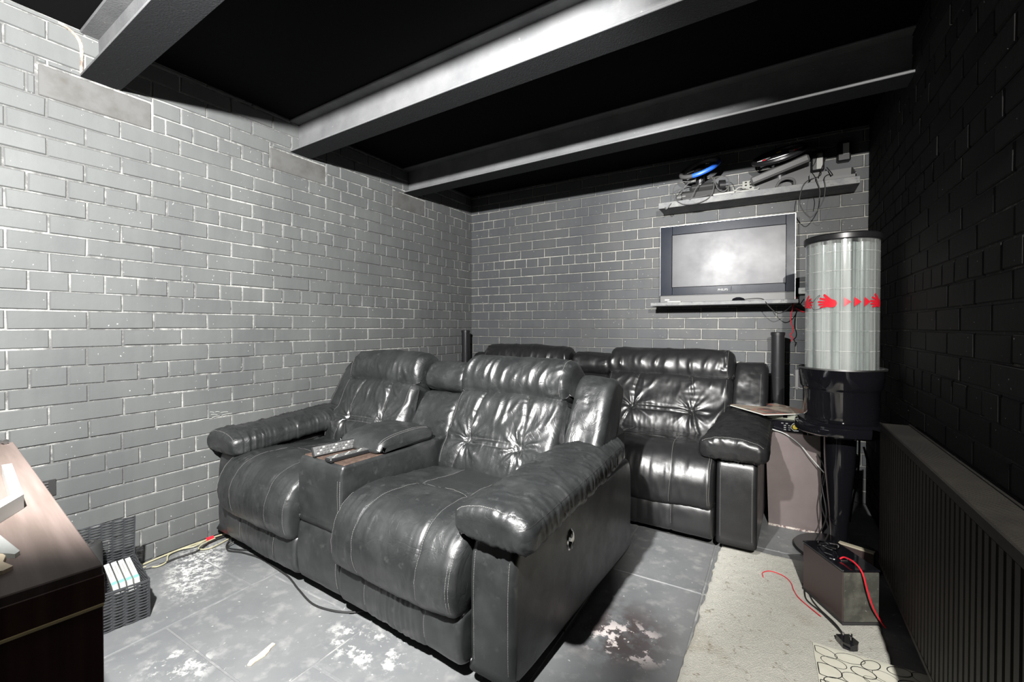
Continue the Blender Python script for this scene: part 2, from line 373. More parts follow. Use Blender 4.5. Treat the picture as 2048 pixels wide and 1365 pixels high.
# ---------------------------------------------------------------- floor of painted slabs
def floor_mat():
    m = mat('painted_slab', (.17, .175, .18), .45, spec=.5, bump=(24, .25, .004)); N, L, b = nodes(m)
    geo = N.new('ShaderNodeNewGeometry'); P = geo.outputs['Position']
    def noise(s, d=6, r=.6):
        n = N.new('ShaderNodeTexNoise'); n.inputs['Scale'].default_value = s; n.inputs['Detail'].default_value = d; n.inputs['Roughness'].default_value = r; L.new(P, n.inputs['Vector']); return n.outputs[0]
    def rng(x, lo, hi, o0=0, o1=1):
        r = N.new('ShaderNodeMapRange'); r.inputs[1].default_value = lo; r.inputs[2].default_value = hi; r.inputs[3].default_value = o0; r.inputs[4].default_value = o1; L.new(x, r.inputs[0]); return r.outputs[0]
    def mx(f, a, c2):
        q = N.new('ShaderNodeMix'); q.data_type = 'RGBA'; L.new(f, q.inputs[0])
        if isinstance(a, tuple): q.inputs[6].default_value = (*a, 1)
        else: L.new(a, q.inputs[6])
        q.inputs[7].default_value = (*c2, 1); return q.outputs[2]
    def mul(a, c2):
        q = N.new('ShaderNodeMath'); q.operation = 'MULTIPLY'; L.new(a, q.inputs[0]); L.new(c2, q.inputs[1]); return q.outputs[0]
    def blob(cx, cy, rx, ry, rot=0):     # a worn place of the floor, 1 inside
        mp = N.new('ShaderNodeMapping'); mp.vector_type = 'TEXTURE'; mp.inputs['Location'].default_value = (cx, cy, 0); mp.inputs['Rotation'].default_value = (0, 0, rot); mp.inputs['Scale'].default_value = (rx, ry, 1); L.new(P, mp.inputs['Vector'])
        ln = N.new('ShaderNodeVectorMath'); ln.operation = 'LENGTH'; L.new(mp.outputs[0], ln.inputs[0])
        return rng(ln.outputs['Value'], 1.0, .35)
    col = mx(rng(noise(2.3), .35, .7), (.115, .12, .125), (.165, .17, .17))
    col = mx(rng(noise(17), .52, .75, 0, .55), col, (.29, .29, .28))
    col = mx(rng(noise(55, 4), .66, .74, 0, .8), col, (.5, .5, .48))
    brown = mul(blob(1.98, -1.86, .22, .24), rng(noise(9), .38, .5)); col = mx(brown, col, (.065, .055, .055))
    w1 = mul(blob(2.0, -1.89, .17, .13, .1), rng(noise(13, 7, .68), .535, .56)); col = mx(w1, col, (.62, .56, .54))
    w2 = mul(blob(.24, -2.40, .32, .13, 2.6), rng(noise(30, 7, .8), .48, .56)); col = mx(w2, col, (.62, .62, .6))
    w3 = mul(blob(.85, -2.72, .13, .10), rng(noise(14, 6, .7), .5, .58)); col = mx(w3, col, (.5, .5, .48))
    w4 = mul(blob(1.28, -2.36, .22, .10), rng(noise(16, 6, .7), .52, .6)); col = mx(w4, col, (.52, .52, .5))
    L.new(col, b.inputs['Base Color'])
    L.new(rng(noise(8), .3, .7, .38, .6), b.inputs['Roughness'])
    return m
G['slab'] = floor_mat()
G['grout'] = mat('slab_joint', (.15, .153, .155), .6, bump=(50, .7, .004), vary=(6, (.33, .33, .32), .5, .7))
m = MB(); m.box(-.12, 4.2, -5.0, .12, -.1, -.0035); FLOOR = m.build('floor', G['grout'], smooth=False, kind='structure')
cols = [(0.0, .6, [-3.6, -2.96, -2.36, -1.76, -1.16, -.56, 0]), (.6, 1.2, [-3.74, -3.26, -2.655, -2.27, -1.67, -1.07, -.5, 0]),
        (1.2, 1.82, [-3.7, -3.1, -2.5, -1.95, -1.3, -.7, 0]), (1.82, 2.2, [-3.7, -3.1, -2.45, -1.475, -.9, -.3, 0]), (2.2, 2.92, [-3.7, -3.0, -2.1, -1.47, -.93, -.3, 0])]
for (xa, xb, ys) in cols:
    for ya, yb in zip(ys[:-1], ys[1:]):
        cx, cy = (xa+xb)/2, (ya+yb)/2; g = .0035
        t = MB(); t.box(xa-cx+g, xb-cx-g, ya-cy+g, yb-cy-g, -.02, 0, .0022)
        o = t.build('floor_slab', G['slab'], FLOOR, smooth=False); o.location = (cx, cy, random.uniform(-.001, .0005)-.0005)
m = MB(); m.box(2.83, 4.2, -5.0, FY, -.004, -.0005); m.build('passage_floor', G['slab'], FLOOR, smooth=False)

# ---------------------------------------------------------------- steel beams
for i, (y0, y1, lab) in enumerate([(-2.706, -2.86, 'dark steel beam nearest the camera, crossing the top left corner'),
                                   (-1.80, -1.935, 'long dark steel beam across the middle of the ceiling'),
                                   (-.885, -1.02, 'steel beam furthest back, ending on the dark right wall above the shelf')]):
    L_ = math.hypot(RX+.02, y1-y0); ang = math.atan2(y1-y0, RX)
    root = empty('steel_beam', (-.01, y0, 2.082), ang, lab, 'beam')
    B = .128; H = RZ-2.082
    b1 = MB(); b1.box(0, L_, 0, B, 0, .0115, .003); f1 = b1.build('bottom_flange', G['steel'], root)
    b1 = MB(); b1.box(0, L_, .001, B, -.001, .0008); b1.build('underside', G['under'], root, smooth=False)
    b1 = MB(); b1.box(0, L_, B/2-.006, B/2+.006, .0115, H-.0115); b1.build('web', G['steel'], root)
    b1 = MB(); b1.box(0, L_, 0, B, H-.0115, H, .003); b1.build('top_flange', G['steel'], root)
m = MB()
for (a, b, c, d) in [(-2.235, .634, -2.215, .627), (-2.21, .630, -2.19, .627), (-2.185, .622, -2.15, .621), (-2.23, .620, -2.20, .614), (-2.29, .600, -2.24, .603), (-2.225, .604, -2.19, .606), (-2.18, .607, -2.13, .610)]:
    m.tube([(.0062, a, b), (.0064, (a+c)/2, (b+d)/2+.002), (.0062, c, d)], .0011, 5)
m.build('paint_scratch', G['paper'], WL, kind='stuff')
# rough mortar where the near beam goes into the wall
m = MB(); m.tube([(.006, -2.703, 2.09), (.006, -2.703, 2.15), (.006, -2.703, 2.19), (.006, -2.71, 2.225), (.006, -2.735, 2.25), (.006, -2.77, 2.262)], [.006, .005, .006, .007, .006, .004], 7, smooth_pts=5)
m.build('mortar_fillet', G['rust'], WL)
m = MB(); m.tube([(.005, -2.706, 2.09), (.005, -2.58, 2.084)], .004, 6); m.build('mortar_fillet', G['rust'], WL)

# ---------------------------------------------------------------- padded leather shapes
def vnoise(x, y, seed=0):
    rg = np.random.default_rng(seed); T = rg.random((64, 64))*2-1
    xi = np.floor(x).astype(int); yi = np.floor(y).astype(int); fx = x-xi; fy = y-yi
    fx = fx*fx*(3-2*fx); fy = fy*fy*(3-2*fy)
    a = T[xi % 64, yi % 64]; b = T[(xi+1) % 64, yi % 64]; c = T[xi % 64, (yi+1) % 64]; d = T[(xi+1) % 64, (yi+1) % 64]
    return (a*(1-fx)+b*fx)*(1-fy)+(c*(1-fx)+d*fx)*fy
def fbm(x, y, seed=0, o=3):
    s = 0; a = 1
    for k in range(o): s = s+a*vnoise(x*2**k, y*2**k, seed+k); a *= .5
    return s
def creases(X, T, lx, lt, amp, seed, power=2.5):
    """sharp folds: narrow ridges along t when lt>>lx"""
    n = fbm(X/lx+.6*fbm(X/.15, T/.12, seed+9, 2), T/lt, seed, 2)
    return amp*(1-np.abs(n).clip(0, 1))**power
def folds(X, T, lines, amp, wid):
    """individual folds: lines = [(x0,t0,x1,t1[,scale])]"""
    out = np.zeros_like(X)
    for l in lines:
        x0, t0, x1, t1 = l[:4]; s = l[4] if len(l) > 4 else 1
        dx, dt = x1-x0, t1-t0; q = dx*dx+dt*dt
        k = (((X-x0)*dx+(T-t0)*dt)/q).clip(0, 1); bend = .12*np.sin(k*math.pi)*math.sqrt(q)
        nx, nt = -dt/math.sqrt(q), dx/math.sqrt(q)
        d = np.hypot(X-(x0+k*dx+nx*bend*.5), T-(t0+k*dt+nt*bend*.5))
        out += s*np.exp(-(d/wid)**2)*np.sin(k*math.pi).clip(.15, 1)
    return out*amp
def groove(X, T, poly, depth, wid, pucker=0, seed=3):
    out = np.full_like(X, 1e9); al = np.zeros_like(X); acc = 0
    for (x0, t0), (x1, t1) in zip(poly[:-1], poly[1:]):
        dx, dt = x1-x0, t1-t0; q = dx*dx+dt*dt+1e-12; k = (((X-x0)*dx+(T-t0)*dt)/q).clip(0, 1)
        d = np.hypot(X-x0-k*dx, T-t0-k*dt); mm = d < out; out = np.where(mm, d, out); al = np.where(mm, acc+k*math.sqrt(q), al); acc += math.sqrt(q)
    r = -depth*np.exp(-(out/wid)**2)
    if pucker: r = r+pucker*np.exp(-out/(wid*3.5))*np.maximum(0, vnoise(al/.011, out/.2, seed))
    return r
def tuft(X, T, x0, t0, depth, wid, star, k=7, seed=0, reach=.085):
    r = np.hypot(X-x0, T-t0); th = np.arctan2(T-t0, X-x0)
    s = np.exp(-(r/reach)**2*.8)*(1-np.exp(-(r/.014)**2))
    wob = .5*vnoise(r/.05+5, th*0+seed, seed)
    return -depth*np.exp(-(r/wid)**1.2)+star*s*((np.cos(k*th+seed+wob*2)*.5+.5)**3+.5*(np.cos((k+4)*th+seed*2-wob)*.5+.5)**4)
class Soft: pass
def pillow(name, ctrl, u0, u1, rad, mat_, parent, axis='x', nu=70, nt=110, disp=None, frame=None, warp=None, mirror=False, rends=None, sub=3, mat2=None, m2=None, box=False):
    """closed profile ctrl in (a,b); lofted along u with rounded ends. axis 'x': (u,a,b)=(x,y,z); axis 'y': profile (x,z) lofted along y."""
    P = np.array(catmull(ctrl, 12, True)); seg = np.hypot(*(np.roll(P, -1, 0)-P).T); cum = np.concatenate([[0], np.cumsum(seg)]); Ltot = cum[-1]
    PP = np.vstack([P, P[:1]]); tt = np.linspace(0, Ltot, nt, endpoint=False)
    A = np.stack([np.interp(tt, cum, PP[:, 0]), np.interp(tt, cum, PP[:, 1])], 1)
    tan = np.roll(A, -1, 0)-np.roll(A, 1, 0); tan /= np.linalg.norm(tan, axis=1)[:, None]+1e-9
    area = .5*np.sum(A[:, 0]*np.roll(A[:, 1], -1)-np.roll(A[:, 0], -1)*A[:, 1])
    nrm = np.stack([tan[:, 1], -tan[:, 0]], 1)*(1 if area > 0 else -1)     # outward
    L_ = u1-u0; r0, r1 = rends if rends else (rad, rad)
    th0 = np.linspace(0, 1, 9)[:-1]
    us = np.concatenate([u0+r0*(1-np.cos(th0*math.pi/2)), np.linspace(u0+r0, u1-r1, nu), u1-r1*(1-np.cos(th0[::-1]*math.pi/2))])
    ins = np.zeros_like(us)
    m0 = us < u0+r0; ins[m0] = r0-np.sqrt(np.maximum(0, r0**2-(u0+r0-us[m0])**2))
    m1 = us > u1-r1; ins[m1] = r1-np.sqrt(np.maximum(0, r1**2-(us[m1]-(u1-r1))**2))
    U, T = np.meshgrid(us, tt, indexing='ij')
    pa = A[None, :, 0]-nrm[None, :, 0]*ins[:, None]; pb = A[None, :, 1]-nrm[None, :, 1]*ins[:, None]
    if box:
        lo_, hi_ = A.min(0), A.max(0); mid_ = (lo_+hi_)/2; hf_ = (hi_-lo_)/2
        pa = mid_[0]+(A[None, :, 0]-mid_[0])*(1-ins[:, None]/hf_[0]); pb = mid_[1]+(A[None, :, 1]-mid_[1])*(1-ins[:, None]/hf_[1])
    Gd = np.stack([U, pa, pb], 2) if axis == 'x' else np.stack([pa, U, pb], 2)
    def normals(Gd):
        du = np.gradient(Gd, axis=0); dv = np.roll(Gd, -1, 1)-np.roll(Gd, 1, 1); n = np.cross(du, dv); n /= np.linalg.norm(n, axis=2)[..., None]+1e-12
        c = Gd.mean((0, 1)); s = np.sign(np.sum(n*(Gd-c)))
        return n*s
    Nn = normals(Gd)
    if disp is not None:
        fade = np.clip(1-ins/max(rad, 1e-6)*.8, 0, 1)[:, None]
        Gd = Gd+Nn*(disp(U, T, Gd)*fade)[..., None]
    if warp is not None: Gd = warp(Gd)
    if mirror: Gd = Gd*np.array([-1, 1, 1])
    if frame is not None: Gd = frame(Gd)
    Nn = normals(Gd)
    n0, n1 = Gd.shape[:2]; V = Gd.reshape(-1, 3)
    i = np.arange(n0-1)[:, None]; j = np.arange(n1)[None, :]; j2 = (j+1) % n1
    q = np.stack([i*n1+j+0*j2, i*n1+j2, (i+1)*n1+j2, (i+1)*n1+j+0*j2], 2).reshape(-1, 4)
    c = V.mean(0); v0, v1, v3 = V[q[:, 0]], V[q[:, 1]], V[q[:, 3]]
    flipped = np.sum(np.cross(v1-v0, v3-v0)*(v0-c)) < 0
    if flipped: q = q[:, ::-1]
    ca0, ca1 = list(range(n1)), list(range((n0-1)*n1, n0*n1))
    if flipped: ca1 = ca1[::-1]
    else: ca0 = ca0[::-1]
    faces = [tuple(r) for r in q.tolist()]+[tuple(ca0), tuple(ca1)]
    me = bpy.data.meshes.new(name); me.from_pydata(V.tolist(), [], faces); me.update()
    mats = [mat_]
    if mat2 is not None:
        mats = [mat_, mat2]; uu = U[:-1, :].reshape(-1); ttt = T[:-1, :].reshape(-1)
        me.materials.append(mat_); me.materials.append(mat2)
        me.polygons.foreach_set('material_index', list(m2(uu, ttt).astype(int))+[0, 0])
        o = link(name, me, [], parent)
    else: o = link(name, me, mats, parent)
    S = Soft(); S.o = o; S.G = Gd; S.N = Nn; S.us = us; S.L = Ltot; S.nt = n1
    return S
def on_surface(S, u, t, lift=.0008):
    fu = np.interp(u, S.us, np.arange(len(S.us))); ft = (t % S.L)/S.L*S.nt
    i = int(min(fu, len(S.us)-2)); a = fu-i; j = int(ft) % S.nt; b = ft-int(ft); j2 = (j+1) % S.nt
    def s(Gd): return (Gd[i, j]*(1-a)+Gd[i+1, j]*a)*(1-b)+(Gd[i, j2]*(1-a)+Gd[i+1, j2]*a)*b
    return s(S.G)+s(S.N)*lift
def seam(S, lines, parent, r=.0011, dash=True, mat_=None, lift=.0003):
    r = r*.8
    """rows of stitches along the given (u,t) lines"""
    mb = MB()
    for ln in lines:
        pts = []
        for (a, b) in zip(ln[:-1], ln[1:]):
            L_ = math.hypot(b[0]-a[0], b[1]-a[1]); k = max(2, int(L_/.007))
            pts += [(a[0]+(b[0]-a[0])*i/k, a[1]+(b[1]-a[1])*i/k) for i in range(k)]
        pts.append(ln[-1]); W = [on_surface(S, u, t, lift) for (u, t) in pts]
        if dash:
            for i in range(0, len(W)-1): mb.tube([W[i], W[i]*.28+W[i+1]*.72], r, 5)
        else: mb.tube(W, r, 5)
    return mb.build('seam', mat_ or G['thread'], parent, kind='stuff')

TH = math.radians(28); SD, CD = math.sin(TH), math.cos(TH)
def back_frame(P):        # profile coords (t up the back, w out of the back) -> (y,z)
    Q = P.copy(); t, wv = P[..., 1].copy(), P[..., 2].copy()
    Q[..., 1] = .50+t*SD-wv*CD; Q[..., 2] = .40+t*CD+wv*SD; return Q
def rects(x0, x1, r=.0): return
def make_sofa(name, loc, rz, hw, aw, ch, lab, mt, q=1.0, seed=0, gloss=False, D=.98):
    mf = mt if gloss else G['leather_flat']
    root = empty(name, loc, rz, lab, 'sofa')
    NU = int(90*q); NT = int(150*q)
    s0, s1 = ch+.004, hw-aw-.004; sw = s1-s0; cx = (s0+s1)/2
    # --- base, shell
    m = MB(); m.box(-hw+.02, hw-.02, .05, D-.03, .045, .30, .01); m.build('base_frame', G['gap'], root)
    m = MB(); m.box(-hw+.03, hw-.03, .80, D, .05, .60, .02)
    ob = m.build('back_panel', mt, root)
    for sgn in (-1, 1):
        for sx in (.12, ch+.04) :
            pass
    for (fx, fy) in ((-hw+.1, .1), (hw-.1, .1), (-hw+.1, D-.1), (hw-.1, D-.1)):
        m = MB(); m.cyl((fx, fy, 0), (fx, fy, .05), .022, 14); m.build('foot', G['black'], root)
    for sgn in (-1, 1):
        mir = sgn < 0; sd = seed+(0 if sgn > 0 else 50)
        # arm panel
        pr = [(0.0, .07), (-.004, .2), (-.002, .34), (.012, .41), (.05, .445), (.3, .45), (.7, .46), (.90, .47), (D-.03, .45), (D-.005, .35), (D-.005, .12), (D-.03, .048), (.5, .045), (.03, .045)]
        S = pillow('arm_panel', pr, hw-aw+.002, hw, .022, mf, root, nu=int(16*q)+6, nt=int(110*q), mirror=mir, disp=lambda U, T, P: .0022*fbm(U/.16, T/.2, sd+3))
        Lp = S.L; ue = hw-.020
        seam(S, [[(ue, .008), (ue, .2), (ue, .33)]], S.o, r=.0013)
        seam(S, [[(hw-aw+.022, .008), (hw-aw+.022, .33)]], S.o, r=.001)
        if sgn > 0 and not gloss:
            b = MB(); b.lathe([(0, .0), (.026, 0), (.028, .004), (.024, .008), (.02, .006), (0, .006)], 28)
            bo = b.build('control_plate', G['chrome'], root); bo.rotation_euler = (0, math.pi/2, 0); bo.location = (hw-.003, .345, .335); bo.scale = (1.35, .9, 1)
            for dz in (-.014, .014):
                b = MB(); b.lathe([(0, 0), (.009, 0), (.009, .004), (0, .006)], 16); k = b.build('button', G['gloss'], bo); k.location = (dz, 0, .006)
        # arm pad
        w2 = (aw+.10)/2; pc = hw-aw/2+(.010 if sgn > 0 and not gloss else -.012)
        pp = [(-w2, -.015), (-w2*.95, .022), (-w2*.6, .046), (0, .056), (w2*.6, .048), (w2*.95, .022), (w2, -.012), (w2*.97, -.040), (w2*.75, -.050), (0, -.050), (-w2*.75, -.050), (-w2*.97, -.040)]
        def pd(U, T, P, sd=sd, w2=w2):
            X = P[..., 0]; top = 1
            d = creases(U, X, .035, .14, .0065, sd+11, 5)+creases(U, X, .018, .09, .003, sd+12, 4)+.004*fbm(U/.14, X/.1, sd+13)
            side = np.exp(-((P[..., 2]-.0)/.035)**2)
            d = d+side*creases(U, P[..., 2], .014, .3, .004, sd+14, 3)
            e = np.exp(-(np.abs(U-(-.02))/.05)**2); d = d+e*creases(X, P[..., 2], .016, .3, .006, sd+15, 3)
            return d
        zc = lambda y: np.interp(y, [-.05, .12, .35, .6, .85], [.495, .505, .522, .54, .545])
        def pw(Gd): 
            Q = Gd.copy(); y = Gd[..., 1]; Q[..., 2] += zc(y); Q[..., 0] = pc+Gd[..., 0]*np.interp(y, [-.05, .1, .5, .85], [1, 1, .94, .74]); return Q
        S = pillow('arm_pad', pp, -.035, .83, .04, mt, root, axis='y', nu=int(130*q), nt=int(110*q), disp=pd, warp=pw, mirror=mir, box=True)
        # stitched edge over the front and the outer side
        Lp = S.L
        def tt_at(a, b):     # profile arc length of control point nearest
            P_ = np.array(catmull(pp, 12, True)); i = int(np.argmin(np.hypot(P_[:, 0]-a, P_[:, 1]-b)))
            sg = np.hypot(*(np.roll(P_, -1, 0)-P_).T); return float(np.sum(sg[:i]))
        to, ti = tt_at(w2*.95, .022), tt_at(-w2*.95, .022)
        seam(S, [[(-.018, ti), (-.018, (ti+to)/2), (-.018, to)]], S.o, r=.0014)
        seam(S, [[(-.018, to), (.2, to), (.5, to), (.75, to)]], S.o, r=.0009, dash=False, mat_=G['gap'])
        # seat cushion
        sp = [(.78, .30), (.78, .41), (.70, .435), (.5, .435), (.32, .447), (.15, .462), (.05, .458), (-.025, .425), (-.068, .36), (-.08, .29), (-.066, .225), (-.03, .192), (.03, .195), (.10, .25), (.3, .29)]
        PS = np.array(catmull(sp, 12, True)); sg = np.hypot(*(np.roll(PS, -1, 0)-PS).T); cums = np.concatenate([[0], np.cumsum(sg)])
        def ts(y, z): return float(cums[int(np.argmin(np.hypot(PS[:, 0]-y, PS[:, 1]-z)))])
        tA, tB, tC = ts(.5, .435), ts(.05, .458), ts(-.066, .225); tm = ts(.22, .455)
        off = sw*.235
        lnL = [(cx-off*1.02, tC+.02), (cx-off*1.12, (tB+tC)/2), (cx-off, tB), (cx-off*.86, tm), (cx-off*.75, tA)]
        lnR = [(2*cx-a, b) for a, b in lnL]; lnT = [(cx-off*.84, tm), (cx+off*.84, tm)]
        def sdp(U, T, P, sd=sd):
            d = .010*np.cos((U-cx)/sw*math.pi*.98)-.006
            d = d+groove(U, T, lnL, .005, .006, .002)+groove(U, T, lnR, .005, .006, .002)+groove(U, T, lnT, .004, .006, .002)
            fr = np.exp(-((T-(tB+tC)/2)/.16)**2)
            d = d+creases(T, U, .05, .2, .0035, sd+21, 6)*(1-fr*.5)+creases(U, T, .022, .25, .0055 if gloss else .0038, sd+22, 4)*fr
            d = d+tuft(U, T, cx-off*.84, tm, .010, .03, .004, 6, 2, .06)+tuft(U, T, cx+off*.84, tm, .010, .03, .004, 6, 3, .06)
            ed = np.exp(-((U-s1)/.03)**2)+np.exp(-((U-s0)/.03)**2)
            return d+.005*fbm(U/.2, T/.2, sd+23)+ed*creases(T, U, .012, .3, .004, sd+24, 3)
        perf = None
        S = pillow('seat_cushion', sp, s0, s1, .03, mt, root, nu=NU, nt=int(180*q), disp=sdp, mirror=mir, mat2=None if gloss else G['perforated'], m2=lambda u, t: (np.abs(u-cx) < off*.8) & (t > tA) & (t < tm-.012))
        seam(S, [[(a-.0035, b) for a, b in lnL], [(a+.0035, b) for a, b in lnR]], S.o, r=.0009)
        seam(S, [[(s1-.012, tC), (s1-.012, tB+.03)], [(s1-.020, tC), (s1-.020, tB+.03)]], S.o, r=.0011)
        seam(S, [[(s0+.014, tC), (s0+.014, tB+.03)], lnT], S.o, r=.0009)
        # footrest panel under the cushion
        fp = [(.06, .205), (.0, .212), (-.028, .195), (-.04, .14), (-.034, .085), (-.012, .052), (.04, .045), (.1, .1)]
        l1 = [(cx-off*1.05, 0), (cx-off*1.05, .4)]; l2 = [(cx+off*1.05, 0), (cx+off*1.05, .4)]
        def fd(U, T, P, sd=sd):
            mid = np.exp(-((U-cx)/(off*1.0))**4)
            return mid*(creases(U, T, .017, .8, .0035, sd+31, 3))+.002*fbm(U/.1, T/.1, sd+32)+groove(U, T, l1, .004, .005)+groove(U, T, l2, .004, .005)
        S = pillow('footrest_panel', fp, s0, s1, .02, mf, root, nu=NU, nt=int(60*q), disp=fd, mirror=mir)
        seam(S, [[(a, .03), (a, .2)] for a in (l1[0][0]+.005, l2[0][0]+.005)], S.o, r=.0009)
        # lumbar cushion, tufted
        lp = [(-.03, -.10), (-.03, -.02), (.015, .045), (.09, .066), (.17, .055), (.26, .056), (.34, .056), (.385, .04), (.402, 0), (.40, -.12), (.2, -.14)]
        LS = np.array(catmull(lp, 12, True)); sg = np.hypot(*(np.roll(LS, -1, 0)-LS).T); cl = np.concatenate([[0], np.cumsum(sg)])
        def tl(a): i = np.argmin(np.hypot(LS[:, 0]-a, LS[:, 1]-.055)); return float(cl[int(i)])
        t_t, t_b, t_top, t_bot = tl(.165), tl(.135), tl(.385), tl(.0)
        xa, xb = cx-sw*.232, cx+sw*.232
        vL = [(xa+.02, t_top-.01), (xa+.002, (t_top+t_t)/2), (xa, t_t), (xa-.008, t_b), (xa-.05, t_bot)]
        vR = [(2*cx-a, b) for a, b in vL]
        rg = random.Random(sd)
        fl = [(s0+.03+i*(sw-.06)/9+rg.uniform(-.015, .015), t_top-.01, s0+.01+i*(sw-.06)/9+rg.uniform(-.05, .02), t_top-rg.uniform(.07, .18), rg.uniform(.2, 1)) for i in range(10)]
        fl += [(s1-.01, t_t+rg.uniform(-.1, .12), s1-rg.uniform(.06, .12), t_t+rg.uniform(-.14, .02), rg.uniform(.5, 1)) for i in range(5)]
        fl += [(s0+.01, t_t+rg.uniform(-.1, .12), s0+rg.uniform(.05, .09), t_t+rg.uniform(-.1, .02), rg.uniform(.4, .9)) for i in range(4)]
        def ld(U, T, P, sd=sd, fl=fl):
            d = .014*np.cos((U-cx)/sw*math.pi*.95)-.008
            d = d+groove(U, T, vL, .007, .009, .003)+groove(U, T, vR, .007, .009, .003)
            d = d+groove(U, T, [(xa, t_t), (xb, t_t)], .006, .008, .002)+groove(U, T, [(xa, t_b), (xb, t_b)], .006, .008, .002)
            tc_ = (t_t+t_b)/2
            d = d+tuft(U, T, xa, tc_, .020, .035, .012, 8, 1+sd % 3, .09)+tuft(U, T, xb, tc_, .020, .035, .012, 8, 4+sd % 3, .09)
            return d+folds(U, T, fl, .0085, .0115)+creases(U, T, .03, .12, .0014, sd+41, 4)+.004*fbm(U/.12, T/.12, sd+42)
        S = pillow('back_cushion', lp, s0, s1, .036, mt, root, nu=int(130*q), nt=int(200*q), disp=ld, frame=back_frame, mirror=mir)
        seam(S, [[(a-.0045, b) for a, b in vL], [(a+.0045, b) for a, b in vR]], S.o, r=.0009)
        seam(S, [[(xa, t_t), (xb, t_t)], [(xa, t_b), (xb, t_b)]], S.o, r=.0008)
        for e in (s0+.03, s1-.03): seam(S, [[(e, t_bot+.02), (e, t_top-.01)]], S.o, r=.0011)
        # head pillow
        hp = [(.385, -.12), (.378, .02), (.392, .046), (.43, .068), (.49, .074), (.545, .058), (.578, .015), (.58, -.05), (.555, -.115), (.46, -.13)]
        HS = np.array(catmull(hp, 12, True)); sg = np.hypot(*(np.roll(HS, -1, 0)-HS).T); chh = np.concatenate([[0], np.cumsum(sg)])
        def th_(a, b): i = np.argmin(np.hypot(HS[:, 0]-a, HS[:, 1]-b)); return float(chh[int(i)])
        h0, h1 = th_(.392, .046), th_(.578, .015)
        hf = []
        for i in range(11):
            x = s0+.03+i*(sw-.06)/10+rg.uniform(-.018, .018); a = rg.uniform(0, .05)
            hf.append((x, h0+a, x+rg.uniform(-.01, .05), h0+a+rg.uniform(.07, .19), rg.uniform(.3, 1)))
        for i in range(4): hf.append((s1-.015, h0+.03+.05*i, s1-rg.uniform(.05, .11), h0+.02+.04*i+rg.uniform(-.02, .03), rg.uniform(.4, .9)))
        def hd(U, T, P, sd=sd, hf=hf):
            d = .010*np.cos((U-cx)/sw*math.pi*.95)-.004
            return d+folds(U, T, hf, .0105, .0115)+.006*fbm(U/.12, T/.14, sd+51)+creases(U, T, .03, .12, .0012, sd+52, 4)
        def hframe(P): 
            Q = P.copy(); k = (P[..., 0]-cx)/sw if not mir else (P[..., 0]+cx)/sw
            Q[..., 1] = P[..., 1]+.022*(4*k*k-1)*0.6*(P[..., 1] < .47); return back_frame(Q)
        S = pillow('headrest_pillow', hp, s0-.002, s1+.002, .036, mt, root, nu=int(130*q), nt=int(120*q), disp=hd, frame=back_frame, mirror=mir)
        seam(S, [[(s0+.02, h0-.015), (cx, h0-.015), (s1-.02, h0-.015)]], S.o, r=.0013)
        for e in (s1-.03,): seam(S, [[(e, h0), (e, h1)]], S.o, r=.0011)
        # side wing
        wp = [(.08, -.17), (.08, -.09), (.11, -.03), (.2, -.01), (.34, -.01), (.47, -.02), (.53, -.05), (.548, -.11), (.52, -.18), (.3, -.20)]
        wf = [(hw-aw+.02, .12+.03*i, hw-.02, .10+.035*i+rg.uniform(-.02, .02), rg.uniform(.2, 1)) for i in range(14)]
        S = pillow('side_wing', wp, hw-aw-.01, hw-.004, .035, mt, root, nu=int(50*q), nt=int(110*q), frame=back_frame, mirror=mir,
                   disp=lambda U, T, P, sd=sd, wf=wf: folds(U, T, wf, .003, .007)+.006*fbm(U/.09, T/.13, sd+61)+creases(T, U, .03, .1, .0018, sd+62, 4))
        seam(S, [[(hw-.036, .12), (hw-.036, .50)]], S.o, r=.0011)
    # --- console
    cp = [(0, .29), (-.014, .3), (-.02, .40), (-.018, .5), (-.008, .532), (.02, .54), (.3, .54), (.6, .54), (.62, .50), (.62, .3), (.3, .28)]
    S = pillow('console_box', cp, -ch+.002, ch-.002, .012, mf, root, nu=int(30*q)+8, nt=int(110*q), disp=lambda U, T, P: .0015*fbm(U/.1, T/.1, seed+70))
    seam(S, [[(ch-.008, .01), (ch-.008, .235)]], S.o, r=.0014)
    seam(S, [[(ch-.020, .01), (ch-.020, .235)]], S.o, r=.0009)
    cp = [(.02, .29), (-.01, .285), (-.022, .24), (-.03, .15), (-.018, .07), (.01, .047), (.08, .05), (.1, .2)]
    S = pillow('console_panel', cp, -ch+.002, ch-.002, .014, mf, root, nu=int(30*q)+8, nt=int(60*q), disp=lambda U, T, P: .002*fbm(U/.08, T/.08, seed+71))
    seam(S, [[(ch-.018, .03), (ch-.018, .24)]], S.o, r=.0011)
    m = MB(); m.box(-ch+.012, ch-.012, .004, .21, .537, .5435, .002); m.build('console_tray', G['tray'], root)
    lp = [(.17, .545), (.165, .565), (.19, .59), (.26, .607), (.38, .612), (.46, .60), (.48, .57), (.46, .543), (.3, .541)]
    S = pillow('console_lid', lp, -ch+.004, ch-.004, .028, mt, root, nu=int(50*q), nt=int(80*q), disp=lambda U, T, P: .004*np.cos(U/ch*1.4)+.002*fbm(U/.08, T/.08, seed+72))
    seam(S, [[(ch-.026, .05), (ch-.026, .33)], [(ch-.018, .05), (ch-.018, .33)]], S.o, r=.0011)
    pr = [(.12, -.16), (.12, -.06), (.16, .0), (.25, .012), (.34, .0), (.385, -.03), (.39, -.1), (.36, -.17)]
    rg = random.Random(seed+5)
